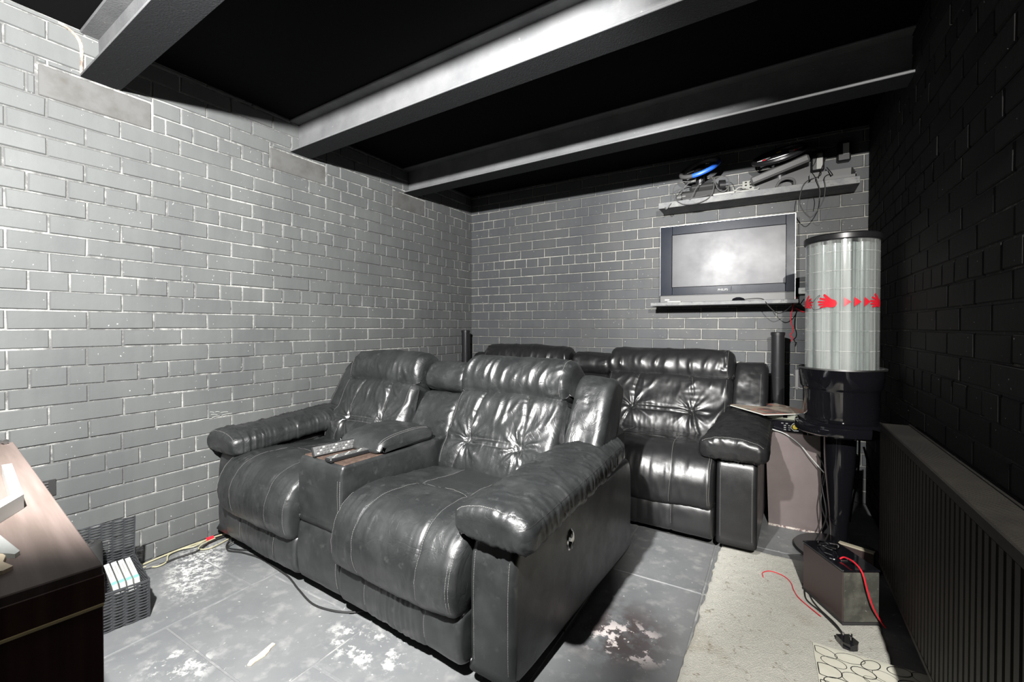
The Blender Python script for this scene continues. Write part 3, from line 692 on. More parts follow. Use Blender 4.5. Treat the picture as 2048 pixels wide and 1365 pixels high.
    cf = [(-ch+.01, .1+.03*i, -ch+rg.uniform(.04, .12), .08+.03*i, rg.uniform(.3, 1)) for i in range(9)]+[(ch-.01, .1+.03*i, ch-rg.uniform(.04, .12), .06+.03*i, rg.uniform(.3, 1)) for i in range(9)]
    pillow('console_back_cushion', pr, -ch+.003, ch-.003, .035, mt, root, nu=int(60*q), nt=int(110*q), frame=back_frame, disp=lambda U, T, P: folds(U, T, cf, .004, .008)+.005*fbm(U/.1, T/.1, seed+73))
    pr = [(.39, -.15), (.388, -.06), (.40, .0), (.44, .028), (.50, .025), (.545, -.01), (.555, -.06), (.53, -.13), (.46, -.16)]
    S = pillow('console_head_pillow', pr, -ch+.003, ch-.003, .035, mt, root, nu=int(60*q), nt=int(80*q), frame=back_frame, disp=lambda U, T, P: folds(U, T, cf, .004, .008)+.005*fbm(U/.1, T/.1, seed+74))
    seam(S, [[(-ch+.03, .075), (ch-.03, .075)]], S.o, r=.001)
    return root
SOFA1 = make_sofa('leather_sofa', (.925, -2.262, 0), math.radians(-3.2), .90, .165, .142, 'two seat black leather recliner sofa in front, with remotes on its centre console', G['leather'], 1.0, 0)
SOFA2 = make_sofa('leather_sofa', (1.262, -1.03, 0), math.radians(-2.5), 1.115, .175, .155, 'glossy black leather recliner sofa at the back, below the television', G['leather2'], .8, 200, gloss=True, D=.95)

# ---------------------------------------------------------------- remotes on the console
for i, (px_, py_, pz_, rz_, tilt, L_, lab) in enumerate([(.985, -2.170, .5505, 84, 0, .215, 'black remote control lying flat with pale keys, on the sofa console'),
                                             (.885, -2.150, .560, 80, 78, .235, 'slim black remote control on its edge beside the other, on the sofa console')]):
    root = empty('remote_control', (px_, py_, pz_), math.radians(rz_), lab, 'remote')
    m = MB(); m.box(-L_/2, L_/2, -.022, .022, -.007, .008, .004); body = m.build('body', G['black'], root)
    m = MB(); m.box(-L_/2+.004, L_/2-.004, -.018, .018, .008, .0095, .001); face = m.build('face_plate', G['dgrey'], root)
    keys = []
    for a in range(14):
        for b in range(3):
            k = MB(); k.box(-L_/2+.014+a*.0135, -L_/2+.014+a*.0135+.0095, -.014+b*.0105, -.014+b*.0105+.007, .0095, .0115, .001)
            keys.append(k.build('key', G['grey'] if (a*3+b) % 4 == 0 else G['dgrey'], root))
    if tilt:
        root.rotation_euler = (math.radians(62), 0, math.radians(rz_)); root.location.z = .5625

# ---------------------------------------------------------------- television on its ledge, wall shelf
tv = empty('television', (2.14, -.05, 1.2335), 0, 'flat television with glossy bezel and smeared grey screen, on the wall ledge', 'television')
m = MB(); m.box(-.404, .404, -.07, .02, .0, .533, .006); m.build('casing', G['black'], tv)
G['bezel'] = mat('blue_black_bezel', (.003, .006, .014), .26, spec=.12, rvary=(7, .36))
def frame_mesh(x0, x1, z0, z1, X0, X1, Z0, Z1, ya, yb):
    m = MB(); m.box(x0, X0, ya, yb, z0, z1, .002); m.box(X1, x1, ya, yb, z0, z1, .002); m.box(X0, X1, ya, yb, z0, Z0, .002); m.box(X0, X1, ya, yb, Z1, z1, .002); return m
frame_mesh(-.402, .402, .052, .531, -.322, .354, .108, .470, -.074, -.070).build('bezel', G['bezel'], tv)
G['screen'] = mat('dusty_screen', (.02, .02, .026), .33, spec=.36, vary=(4, (.03, .03, .037), .4, .7), rvary=(5, .42))
N_, L_n, b_ = nodes(G['screen'])
m = MB(); m.box(-.322, .354, -.0705, -.068, .108, .470); m.build('screen', G['screen'], tv)
frame_mesh(-.326, .358, .104, .474, -.322, .354, .108, .470, -.0752, -.073).build('screen_edge', G['gloss'], tv)
m = MB(); m.box(-.404, .404, -.078, -.068, .0, .05, .004); m.build('speaker_strip', G['dgrey'], tv)
m = MB(); m.box(.402, .407, -.076, -.02, .0, .535, .001); m.box(-.404, .407, -.076, -.02, .531, .536, .001); m.box(-.404, -.402, -.074, -.02, .05, .531, .0005); m.build('silver_trim', G['silver'], tv)
def text(s, name, size, loc, rot, mat_, parent, ext=.0006):
    c = bpy.data.curves.new(name, 'FONT'); c.body = s; c.size = size; c.extrude = ext; c.align_x = 'CENTER'; c.align_y = 'CENTER'
    o = bpy.data.objects.new(name, c); COL.objects.link(o)
    me = bpy.data.meshes.new_from_object(o.evaluated_get(bpy.context.evaluated_depsgraph_get())); bpy.data.objects.remove(o)
    me.materials.clear(); me.materials.append(mat_)
    q = bpy.data.objects.new(name, me); COL.objects.link(q); q.location = loc; q.rotation_euler = rot; q.parent = parent; return q
tag(text('PHILIPS', 'lettering', .019, (0.0, -.0745, .078), (math.pi/2, 0, 0), G['white'], tv), kind='stuff')
m = MB(); m.tube([(.048, -.0745, .066), (.052, -.0745, .10)], .0012, 5); m.build('light_line', G['silver'], tv)
for x, w_ in ((-.37, .03), ):
    m = MB(); m.box(x, x+w_, -.0795, -.078, .016, .024); m.build('badge', G['white'], tv)
G['shelf'] = mat('painted_shelf', (.11, .115, .12), .55, bump=(70, .5, .003), vary=[(14, (.19, .19, .185), .4, .7), (50, (.06, .06, .06), .6, .7)])
m = MB(); m.box(1.69, 2.56, -.21, -.001, 1.209, 1.2325, .002); tag(m.build('wall_ledge', G['shelf'], smooth=False), 'narrow painted ledge under the television', 'shelf')
m = MB(); m.box(1.74, 2.848, -.205, -.001, 1.880, 1.9205, .002); tag(m.build('wall_shelf', G['shelf'], smooth=False), 'painted floating shelf above the television, holding game wheels', 'shelf')
# things on the ledge
r = empty('infrared_sensor', (2.235, -.165, 1.2325), 0, 'small black domed puck with a cable on the ledge under the television', 'sensor')
m = MB(); m.lathe([(0, 0), (.030, 0), (.033, .006), (.028, .016), (.014, .023), (0, .024)], 28); ob = m.build('dome', G['gloss'], r); ob.scale = (1.15, .8, 1)
m = MB(); m.tube([(.03, 0, .008), (.09, -.01, .012), (.14, -.03, .004), (.17, -.06, -.04), (.22, -.06, -.085), (.27, -.03, -.06), (.31, .03, -.005), (.34, .06, .03)], .0028, 7, smooth_pts=8); m.build('cable', G['rubber'], r)
m = MB(); m.box(1.80, 1.888, -.195, -.17, 1.2325, 1.2405, .002); tag(m.build('white_strip', G['white']), 'small pale plastic strip on the left end of the television ledge', 'strip')
r = empty('plug_adaptor', (2.61, -.001, 1.292), 0, 'white plug adaptor on the wall between television and clear cylinder', 'adaptor')
m = MB(); m.box(-.045, .10, -.045, 0, -.020, .020, .004); m.build('body', G['white'], r)
m = MB(); m.box(-.03, -.01, -.0465, -.045, -.006, .006); m.box(.02, .04, -.0465, -.045, -.006, .006); m.build('label_lines', G['grey'], r, kind='stuff')
m = MB(); m.tube([(2.545, -.10, 1.262), (2.548, -.115, 1.24), (2.53, -.12, 1.17), (2.524, -.12, 1.10), (2.534, -.12, 1.06), (2.532, -.12, 1.03), (2.522, -.12, 1.02), (2.524, -.12, 1.005), (2.532, -.12, 1.0), (2.528, -.12, .975)], .0028, 7, smooth_pts=6)
tag(m.build('red_cable', G['red']), 'short red cable dangling from the lower right corner of the television', 'cable')
m = MB(); m.tube([(2.552, -.012, 1.185), (2.575, -.014, 1.17), (2.60, -.012, 1.158)], [.004, .006, .003], 7, smooth_pts=4); tag(m.build('red_tape', G['red']), 'scrap of red tape on the dark bricks right of the television', 'tape')

# steering wheels
def ring_arc(m, R, r, a0, a1, n=26, prof=8):
    m.tube([(R*math.cos(a0+(a1-a0)*i/n), R*math.sin(a0+(a1-a0)*i/n)*.94, 0) for i in range(n+1)], r, prof)
w1 = empty('steering_wheel', (2.0, -.11, 1.9205), 0, 'game steering wheel with a blue lower rim, at the left end of the high shelf', 'game wheel')
piv = Matrix.Rotation(math.radians(-14), 4, 'Y') @ Matrix.Rotation(math.radians(36), 4, 'X')
def place(o, loc, M_=piv): o.matrix_local = Matrix.Translation(loc) @ M_
m = MB(); ring_arc(m, .122, .0145, math.radians(-112), math.radians(-8)); o_ = m.build('blue_rim', G['blue'], w1); place(o_, (-.005, -.03, .215))
m = MB(); ring_arc(m, .122, .014, math.radians(-8), math.radians(248)); o_ = m.build('rim', G['dgrey'], w1); place(o_, (-.005, -.03, .215))
m = MB()
for a in (200, 340, 270): 
    c_, s_ = math.cos(math.radians(a)), math.sin(math.radians(a)); m.prism([(c_*.03-s_*.014, s_*.03+c_*.014), (c_*.03+s_*.014, s_*.03-c_*.014), (c_*.118+s_*.009, s_*.11-c_*.009), (c_*.118-s_*.009, s_*.11+c_*.009)], .008)
m.lathe([(0, -.012), (.042, -.012), (.045, .0), (.036, .012), (0, .014)], 24); o_ = m.build('hub', G['black'], w1); place(o_, (-.005, -.03, .215))
m = MB()
for k in range(5): m.box(-.078+k*.009, -.072+k*.009, -.045, -.034, .008, .013, .001)
for k in range(4): m.lathe([(0, .012), (.006, .012), (.006, .016), (0, .017)], 10, (math.cos(k*1.57)*.014+.06, math.sin(k*1.57)*.014, 0))
o_ = m.build('buttons', G['silver'], w1, kind='stuff'); place(o_, (-.005, -.03, .215))
m = MB(); m.tube([(0, 0, .04), (-.003, -.015, .13), (-.005, -.03, .21)], [.035, .028, .022], 14); m.build('column', G['black'], w1)
m = MB(); m.box(-.13, .15, -.055, .07, 0, .07, .018); m.box(-.07, .10, -.05, .06, .06, .11, .02); m.build('housing', G['matte'], w1)
m = MB(); m.tube([(-.15, -.03, .035), (-.115, -.03, .035), (-.112, -.03, .035), (-.09, -.03, .035), (-.088, -.03, .035), (-.06, -.03, .035)], [.021, .021, .026, .026, .02, .02], 16); m.build('clamp_knob', G['dgrey'], w1)
m = MB(); m.tube([(.115, -.04, .075), (.15, -.03, .075)], .035, 16); m.build('motor_cap', G['black'], w1)
for k, pts in enumerate([[(-.17, -.06, .03), (-.16, -.08, .10), (-.11, -.07, .13), (-.05, -.06, .12)], [(-.16, -.07, .0), (-.18, -.10, -.02), (-.205, -.105, -.05), (-.215, -.1, -.035)],
                         [(-.13, -.08, .08), (-.15, -.10, .02), (-.10, -.105, -.03), (-.02, -.108, -.04), (.05, -.105, -.02), (.08, -.09, .02), (.09, -.08, .09), (.07, -.06, .14)],
                         [(.02, -.08, .12), (-.02, -.09, .06), (-.05, -.098, .0), (-.07, -.10, .005)], [(.10, -.06, .13), (.16, -.07, .12), (.18, -.08, .06), (.15, -.09, .02), (.11, -.08, .05), (.09, -.07, .12)],
                         [(-.12, -.06, .05), (-.09, -.08, .09), (-.06, -.07, .12)], [(.05, -.09, .01), (-.03, -.096, .003), (-.10, -.095, .003)]]):
    m = MB(); m.tube(pts, .0032, 6, smooth_pts=7); m.build('cable', G['dgrey'], w1)
m = MB(); m.tube([(2.085, -.175, 1.931), (2.12, -.176, 1.932), (2.21, -.178, 1.932)], [.009, .010, .0085], 12); tag(m.build('grey_tube', G['grey']), 'thin grey tube lying on the high shelf between the game wheels', 'tube')
r = empty('socket_panel', (2.285, -.135, 1.9215), 0, 'pale grey panel with six holes standing on the high shelf between the game wheels', 'panel')
r.rotation_euler = (math.radians(-18), 0, 0)
m = MB(); m.box(-.035, .04, -.006, .006, 0, .095, .003); m.build('plate', G['grey'], r)
for a in range(2):
    for b in range(4):
        m = MB(); m.lathe([(0, 0), (.007, 0), (.007, .002), (0, .002)], 14); o_ = m.build('hole', G['gap'], r); o_.rotation_euler = (math.pi/2, 0, 0); o_.location = (-.014+a*.028, -.0055, .018+b*.021); o_.scale = (1, .75, 1)
for k, pts in enumerate([[(2.20, -.17, 1.93), (2.235, -.185, 1.955), (2.27, -.18, 1.95), (2.30, -.185, 1.932), (2.26, -.19, 1.926), (2.21, -.185, 1.94), (2.20, -.165, 1.965)], [(2.215, -.18, 1.926), (2.25, -.188, 1.93), (2.33, -.18, 1.928), (2.345, -.17, 1.94)]]):
    m = MB(); m.tube(pts, .0045, 7, smooth_pts=7); tag(m.build('grey_cable', G['grey']), ['pale cable looped beside the six hole panel on the high shelf', 'pale cable lying flat in front of the six hole panel on the high shelf'][k], 'cable')
w2 = empty('steering_wheel', (2.46, -.11, 1.9205), 0, 'black game steering wheel with silver spokes and yellow ring badge, on the high shelf', 'game wheel')
piv2 = Matrix.Rotation(math.radians(-11), 4, 'Y') @ Matrix.Rotation(math.radians(30), 4, 'X')
m = MB(); ring_arc(m, .142, .015, 0, 2*math.pi*.999, 48); o_ = m.build('rim', G['black'], w2); place(o_, (-.005, -.04, .212), piv2)
m = MB(); m.lathe([(0, -.02), (.04, -.02), (.055, .0), (.045, .014), (0, .016)], 28); o_ = m.build('hub', G['matte'], w2); place(o_, (-.005, -.04, .212), piv2)
m = MB(); m.tube([(-.125, -.045, 0), (-.08, -.075, .002), (0, -.09, .004), (.08, -.075, .002), (.125, -.045, 0)], .009, 8, smooth_pts=6); m.tube([(-.135, -.02, 0), (-.05, -.01, .004)], .009, 8); m.tube([(.135, -.02, 0), (.05, -.01, .004)], .009, 8)
o_ = m.build('silver_spokes', G['silver'], w2, kind='stuff'); place(o_, (-.005, -.04, .212), piv2)
for sx in (-1, 1):
    m = MB(); m.lathe([(0, 0), (.010, 0), (.010, .006), (0, .008)], 14, (sx*.085, -.045, .004)); o_ = m.build('red_button', G['red'], w2); place(o_, (-.005, -.04, .212), piv2)
G['yellow'] = mat('yellow', (.55, .42, .05), .4)
m = MB(); m.tube([(.013*math.cos(a), .013*math.sin(a), .017) for a in np.linspace(0, 2*math.pi, 24, endpoint=False)], .0022, 6, close=True); o_ = m.build('ring_badge', G['yellow'], w2); place(o_, (-.005, -.04, .212), piv2)
m = MB(); m.tube([(0, 0, .05), (-.003, -.015, .14), (-.005, -.03, .215)], [.04, .03, .024], 14); m.build('column', G['black'], w2)
R_ = Matrix.Rotation(math.radians(-17), 3, 'Y')
m = MB(); m.box(-.15, .17, -.085, .06, .040, .088, .01, rot=R_, org=(-.15, 0, .04)); m.build('pedal_plate', G['dgrey'], w2)
m = MB(); m.prism([(-.14, 0), (.155, 0), (.155, .115), (.05, .088), (-.14, .035)], .10, (0, .06, 0), ((1, 0, 0), (0, 0, 1), (0, -1, 0))); m.build('housing', G['black'], w2)
m = MB(); m.tube([(-.02, -.09, .0), (.0, -.09, .035), (.04, -.09, .045), (.07, -.09, .03), (.075, -.09, .0)], .007, 8, smooth_pts=6); m.build('clamp', G['dgrey'], w2)
tr = empty('open_tray', (2.72, -.11, 1.9205), 0, 'open black tray at the right end of the high shelf', 'tray')
m = MB(); m.box(-.11, .112, -.085, .08, 0, .006); m.build('base', G['black'], tr)
m = MB(); m.box(-.11, -.105, -.085, .08, .006, .055); m.build('side', G['dgrey'], tr)
m = MB(); m.prism([(-.085, .0), (.08, .0), (.08, .100), (.07, .100), (-.085, .022)], .005, (.107, 0, .002), ((0, 1, 0), (0, 0, 1), (1, 0, 0))); m.build('side', G['dgrey'], tr)
m = MB(); m.box(-.11, .112, .075, .08, .006, .102); m.build('back', G['dgrey'], tr)
m = MB(); m.box(-.11, .112, -.085, -.08, .006, .018); m.build('front', G['dgrey'], tr)
for i, (x0, z0, lab) in enumerate([(2.66, 2.09, 'black power adapter with grey label on the wall, behind the left of the open tray'), (2.79, 2.125, 'black power adapter with pale label, highest on the wall above the open tray')]):
    r = empty('power_adapter', (x0, -.001, z0), 0, lab, 'adapter')
    m = MB(); m.box(-.034, .034, -.045, 0, -.06, .06, .008); m.build('body', G['black'], r)
    m = MB(); m.box(-.006, .024, -.0462, -.045, -.05 if i == 0 else -.02, .045); m.build('label', G['paper' if i else 'grey'], r)
    m = MB(); m.tube([(-.04, -.04, .075), (-.01, -.045, .085), (.03, -.045, .08)], .003, 6, smooth_pts=5); m.build('hook', G['dgrey'], r)
m = MB(); m.tube([(2.70, -.05, 2.10), (2.675, -.09, 2.02), (2.66, -.19, 1.955), (2.60, -.212, 1.93), (2.572, -.214, 1.89), (2.562, -.213, 1.80), (2.60, -.21, 1.725), (2.63, -.21, 1.722), (2.675, -.212, 1.80), (2.685, -.213, 1.88), (2.68, -.213, 1.93), (2.70, -.17, 1.96), (2.73, -.1, 1.975), (2.705, -.05, 2.04)], .0028, 7, smooth_pts=8)
tag(m.build('black_cable', G['rubber']), 'black cable hanging in a loop below the right end of the high shelf', 'cable')
m = MB(); m.tube([(2.66, -.05, 2.13), (2.645, -.055, 2.08), (2.625, -.07, 2.03), (2.64, -.215, 1.935), (2.66, -.214, 1.86), (2.655, -.213, 1.80)], .0024, 6, smooth_pts=8)
tag(m.build('black_cable', G['rubber']), 'thin black cable hanging straight over the high shelf edge inside the loop', 'cable')

# ---------------------------------------------------------------- tall slim speakers
G['tower'] = mat('brushed_black', (.035, .035, .038), .3, metal=.6)
for (x, y, lab) in [(.062, -.175, 'slim black tower speaker in the corner behind the sofas'), (2.455, -.17, 'slim black tower speaker right of the back sofa, below the television')]:
    r = empty('tower_speaker', (x, y, 0), 0, lab, 'speaker')
    m = MB(); m.lathe([(0, 0), (.10, 0), (.10, .008), (.09, .015), (.038, .022), (.038, .03)], 32); b = m.build('base', G['gloss'], r)
    if x < 1: b.scale = (.55, .55, 1)
    else: b.scale = (.5, .5, 1)
    m = MB(); m.lathe([(.036, .02), (.036, 1.015)], 32); m.build('column', G['tower'], r)
    m = MB(); m.lathe([(0, 1.012), (.039, 1.012), (.039, 1.03), (.034, 1.033), (0, 1.031)], 32); m.build('cap', G['black'], r)
    for k in range(2):
        m = MB(); m.lathe([(.0362, .55+.2*k), (.0372, .55+.2*k), (.0372, .556+.2*k), (.0362, .556+.2*k)], 32); m.build('ring', G['black'], r)

# ---------------------------------------------------------------- subwoofer cabinet with the stack on it
G['sub'] = mat('mauve_laminate', (.13, .105, .102), .42, spec=.6, bump=(90, .15), vary=(3, (.175, .145, .14), .4, .7))
sb = empty('subwoofer_cabinet', (2.535, -.62, 0), 0, 'mauve brown speaker cabinet standing between back sofa and black pedestal', 'speaker cabinet')
m = MB(); pr = [(-.118, .006), (.118, .006), (.108, .503), (-.135, .503)]
m.prism(pr, .33, (0, .33, 0), ((1, 0, 0), (0, 0, 1), (0, -1, 0))); m.build('cabinet', G['sub'], sb)
m = MB(); m.prism([(-.119, 0), (.119, 0), (.119, .010), (-.119, .010)], .334, (0, .332, 0), ((1, 0, 0), (0, 0, 1), (0, -1, 0))); m.build('worn_bottom_edge', mat('bare_chipboard', (.55, .5, .45), .8, vary=(60, (.15, .1, .1), .45, .6)), sb)
m = MB(); m.cyl((0, .331, .25), (0, .334, .25), .08, 28); m.build('port', G['gap'], sb)
am = empty('amplifier', (2.505, -.60, .5035), math.radians(-2), 'black amplifier with round knob on the mauve speaker cabinet', 'amplifier')
m = MB(); m.box(-.10, .11, 0, .26, .004, .062, .004); m.build('casing', G['black'], am)
for sx in (-.08, .09): 
    for sy in (.03, .22): m = MB(); m.cyl((sx, sy, 0), (sx, sy, .005), .01, 10); m.build('foot', G['rubber'], am)
m = MB(); m.box(-.098, .108, -.003, 0, .006, .06, .001); m.build('front_panel', G['gloss'], am)
for k in range(8):
    m = MB(); m.box(-.022+(k % 2)*.02-.012*(k > 5), -.010+(k % 2)*.02-.012*(k > 5), -.006, -.003, .012+(k//2)*.011, .018+(k//2)*.011, .001); m.build('button', G['silver'], am)
m = MB(); m.lathe([(0, 0), (.013, 0), (.012, .008), (0, .009)], 20); o_ = m.build('knob', G['yellow'], am); o_.rotation_euler = (math.pi/2, 0, 0); o_.location = (.03, -.003, .034)
m = MB(); m.lathe([(0, 0), (.008, 0), (.007, .006), (0, .007)], 18); o_ = m.build('knob', G['silver'], am); o_.rotation_euler = (math.pi/2, 0, 0); o_.location = (.062, -.003, .030)
m = MB(); m.box(.02, .045, -.0045, -.003, .012, .016); m.build('mark', G['white'], am)
m = MB(); m.tube([(.028, -.010, .012), (.012, -.014, .03), (.022, -.014, .052), (.045, -.014, .058), (.065, -.014, .045), (.083, -.014, .012), (.09, -.014, -.02)], .002, 6, smooth_pts=8); m.build('cable', G['white'], am)
dk = empty('media_player', (2.50, -.595, .5655), math.radians(-1), 'pale grey media player with a round button pad, stacked on the black amplifier', 'player')
m = MB(); m.box(-.098, .10, 0, .22, 0, .036, .003); G['khaki'] = mat('khaki_metal', (.2, .21, .17), .45); m.build('casing', G['khaki'], dk)
m = MB(); m.box(-.02, .0, -.0015, 0, .014, .030); m.build('display', G['gloss'], dk)
m = MB(); m.lathe([(0, 0), (.0135, 0), (.0135, .002), (0, .003)], 24); o_ = m.build('button_pad', G['silver'], dk); o_.rotation_euler = (math.pi/2, 0, 0); o_.location = (.062, 0, .019)
m = MB(); m.box(.060, .064, -.0035, -.0025, .008, .03); m.box(.051, .073, -.0035, -.0025, .017, .021); m.build('cross_lines', G['gap'], dk, kind='stuff')
m = MB(); m.box(-.095, .04, -.001, 0, .003, .006); m.build('slot', G['gap'], dk)
G['art'] = mat('picture_print', (.28, .24, .19), .5, vary=[(9, (.32, .10, .07), .5, .62), (13, (.08, .075, .07), .48, .62)])
bd = empty('picture_board', (2.42, -.50, .6025), math.radians(-20), 'thin board with a reddish brown print, lying on the stacked players', 'board')
m = MB(); m.box(-.155, .155, -.155, .155, .0, .005, .001); m.build('board', G['paper'], bd)
m = MB(); m.box(-.151, .151, -.151, .151, .005, .0056); m.build('print', G['art'], bd)
bd.rotation_euler = (0, 0, math.radians(-52))
m = MB(); m.tube([(2.395, -.625, .535), (2.43, -.635, .52), (2.49, -.64, .503), (2.555, -.645, .455), (2.60, -.66, .40), (2.655, -.68, .338)], .003, 7, smooth_pts=7); tag(m.build('white_cable', G['white']), 'white cable draped over the front of the mauve speaker cabinet', 'cable')
for k, pts in enumerate([[(2.655, -.68, .338), (2.645, -.70, .28), (2.655, -.80, .16), (2.60, -.97, .10), (2.565, -1.06, .05), (2.575, -1.14, .006), (2.555, -1.2, .004)], [(2.63, -.66, .42), (2.66, -.67, .34), (2.64, -.72, .2), (2.66, -.86, .12), (2.62, -1.0, .08), (2.62, -1.15, .02), (2.63, -1.19, .2)]]):
    m = MB(); m.tube(pts, .003, 7, smooth_pts=7); tag(m.build('black_cable', G['rubber']), ['black cable trailing from the mauve speaker cabinet to the floor', 'black cable running from behind the mauve speaker cabinet to the black box'][k], 'cable')

# ---------------------------------------------------------------- clear cylinder on a black pedestal
CX, CY = 2.705, -.80
cy = empty('pedestal_cylinder', (CX, CY, 0), 0, 'tall clear plastic cylinder printed with red hands, on a glossy black pedestal', 'display cylinder')
m = MB(); m.lathe([(0, .001), (.182, .001), (.185, .006), (.178, .014), (.06, .022), (.045, .04), (0, .04)], 56); m.build('base_disc', G['black'], cy)
m = MB(); m.lathe([(.032, .03), (.035, .12), (.045, .25), (.058, .40), (.063, .50), (.064, .585), (0, .585)], 40); m.build('stem', G['gloss'], cy)
m = MB(); m.lathe([(0, .575), (.165, .572), (.178, .580), (.182, .60), (.178, .618), (.168, .622), (.168, .632), (.150, .636), (0, .636)], 64); m.build('flange', G['gloss'], cy)
m = MB(); m.lathe([(.140, .634), (.146, .66), (.147, .77), (.152, .78), (.158, .79), (.163, .84), (.166, .872), (.160, .874), (.150, .868), (0, .866)], 64); m.build('drum', G['gloss'], cy)
m = MB(); m.lathe([(.1675, .870), (.1705, .870), (.1705, .877), (.1675, .877)], 64, close=True); m.build('rim', G['silver'], cy)
m = MB(); m.box(-.182, -.164, -.03, .0, .76, .86, .004); m.cyl((-.186, -.015, .83), (-.20, -.015, .83), .006, 10); m.box(-.19, -.16, -.035, .005, .77, .775); m.build('latch', G['dgrey'], cy)
G['acrylic'] = bpy.data.materials.new('clear_acrylic'); G['acrylic'].use_nodes = True
def clear_mat(m_, dif, w_t, w_d, w_g, rough):
    nt = m_.node_tree; nt.nodes.clear(); N = nt.nodes; L = nt.links
    out = N.new('ShaderNodeOutputMaterial'); t = N.new('ShaderNodeBsdfTransparent'); t.inputs[0].default_value = (.93, .95, .95, 1)
    d = N.new('ShaderNodeBsdfDiffuse'); d.inputs[0].default_value = (*dif, 1); tr_ = N.new('ShaderNodeBsdfTranslucent'); tr_.inputs[0].default_value = (*dif, 1)
    g = N.new('ShaderNodeBsdfGlossy'); g.inputs['Roughness'].default_value = rough; g.inputs[0].default_value = (1, 1, 1, 1)
    md = N.new('ShaderNodeMixShader'); md.inputs[0].default_value = .4; L.new(d.outputs[0], md.inputs[1]); L.new(tr_.outputs[0], md.inputs[2])
    m1 = N.new('ShaderNodeMixShader'); L.new(t.outputs[0], m1.inputs[1]); L.new(md.outputs[0], m1.inputs[2])
    tc = N.new('ShaderNodeTexCoord'); mp = N.new('ShaderNodeMapping'); mp.inputs['Scale'].default_value = (14, 14, 2.5); L.new(tc.outputs['Object'], mp.inputs[0]); mp.inputs['Scale'].default_value = (34, 34, .8)
    n = N.new('ShaderNodeTexNoise'); n.inputs['Scale'].default_value = 1; L.new(mp.outputs[0], n.inputs['Vector'])
    r_ = N.new('ShaderNodeMapRange'); r_.inputs[1].default_value = .36; r_.inputs[2].default_value = .64; r_.inputs[3].default_value = w_d*.12; r_.inputs[4].default_value = w_d*1.7; L.new(n.outputs[0], r_.inputs[0]); L.new(r_.outputs[0], m1.inputs[0])
    m2 = N.new('ShaderNodeMixShader'); lw = N.new('ShaderNodeLayerWeight'); lw.inputs[0].default_value = .35
    mm = N.new('ShaderNodeMath'); mm.operation = 'MULTIPLY_ADD'; L.new(lw.outputs['Facing'], mm.inputs[0]); mm.inputs[1].default_value = .35; mm.inputs[2].default_value = w_g
    L.new(mm.outputs[0], m2.inputs[0]); L.new(m1.outputs[0], m2.inputs[1]); L.new(g.outputs[0], m2.inputs[2]); L.new(m2.outputs[0], out.inputs[0])
clear_mat(G['acrylic'], (.85, .87, .85), 1, .22, .08, .08)
G['acrylic2'] = bpy.data.materials.new('milky_acrylic'); G['acrylic2'].use_nodes = True
clear_mat(G['acrylic2'], (.88, .9, .88), 1, .5, .06, .15)
m = MB(); m.lathe([(.138, .868), (.141, .868), (.141, 1.455), (.138, 1.455)], 72, close=True); m.build('outer_tube', G['acrylic'], cy)
# seven clear channels inside, each a slim tube, with cross rings
for k in range(12):
    a = 2*math.pi*k/12+.16
    m = MB(); m.lathe([(.030, .872), (.0315, .872), (.0315, 1.44), (.030, 1.44)], 20, (.100*math.cos(a), .100*math.sin(a), 0), close=True); m.build('inner_tube', G['acrylic2'], cy)
G['rib'] = bpy.data.materials.new('clear_rib'); G['rib'].use_nodes = True; clear_mat(G['rib'], (.95, .95, .93), 1, .6, .12, .08)
for k in range(12):
    a = 2*math.pi*(k+.5)/12+.16
    m = MB(); m.tube([(.1365*math.cos(a), .1365*math.sin(a), .87), (.1365*math.cos(a), .1365*math.sin(a), 1.45)], .0022, 6); m.build('rib', G['rib'], cy)
for z in (.955, 1.045, 1.13, 1.235, 1.315, 1.40):
    m = MB(); m.lathe([(.1410, z), (.1418, z+.0006), (.1418, z+.0018), (.1410, z+.0024)], 64, close=True); m.build('hoop', G['rib'], cy)
m = MB(); m.lathe([(0, 1.454), (.146, 1.454), (.149, 1.458), (.149, 1.478), (.143, 1.484), (.10, 1.489), (0, 1.491)], 64); m.build('lid', G['black'], cy)
A0 = math.radians(-95.9)
def wrap(poly, name, mat_, z0, R=.1434):
    """poly in (degrees to the right of the facing side, metres above z0), subdivided so that it hugs the tube"""
    c = MB(); vs = []; n = len(poly); cx_ = sum(p[0] for p in poly)/n; cz_ = sum(p[1] for p in poly)/n
    def P(a, z): t = A0+math.radians(a); return (R*math.cos(t), R*math.sin(t), z0+z)
    K = 4; ringv = []
    dense = []
    for i in range(n):
        a, b = poly[i], poly[(i+1) % n]
        for j in range(3): dense.append((a[0]+(b[0]-a[0])*j/3, a[1]+(b[1]-a[1])*j/3))
    N_ = len(dense)
    for k in range(1, K+1):
        for (a, z) in dense: vs.append(P(cx_+(a-cx_)*k/K, cz_+(z-cz_)*k/K))
    vs.append(P(cx_, cz_)); fs = [(len(vs)-1, i, (i+1) % N_) for i in range(N_)]
    for k in range(K-1):
        for i in range(N_): fs.append((k*N_+i, (k+1)*N_+i, (k+1)*N_+(i+1) % N_, k*N_+(i+1) % N_))
    c.add(vs, fs); return c
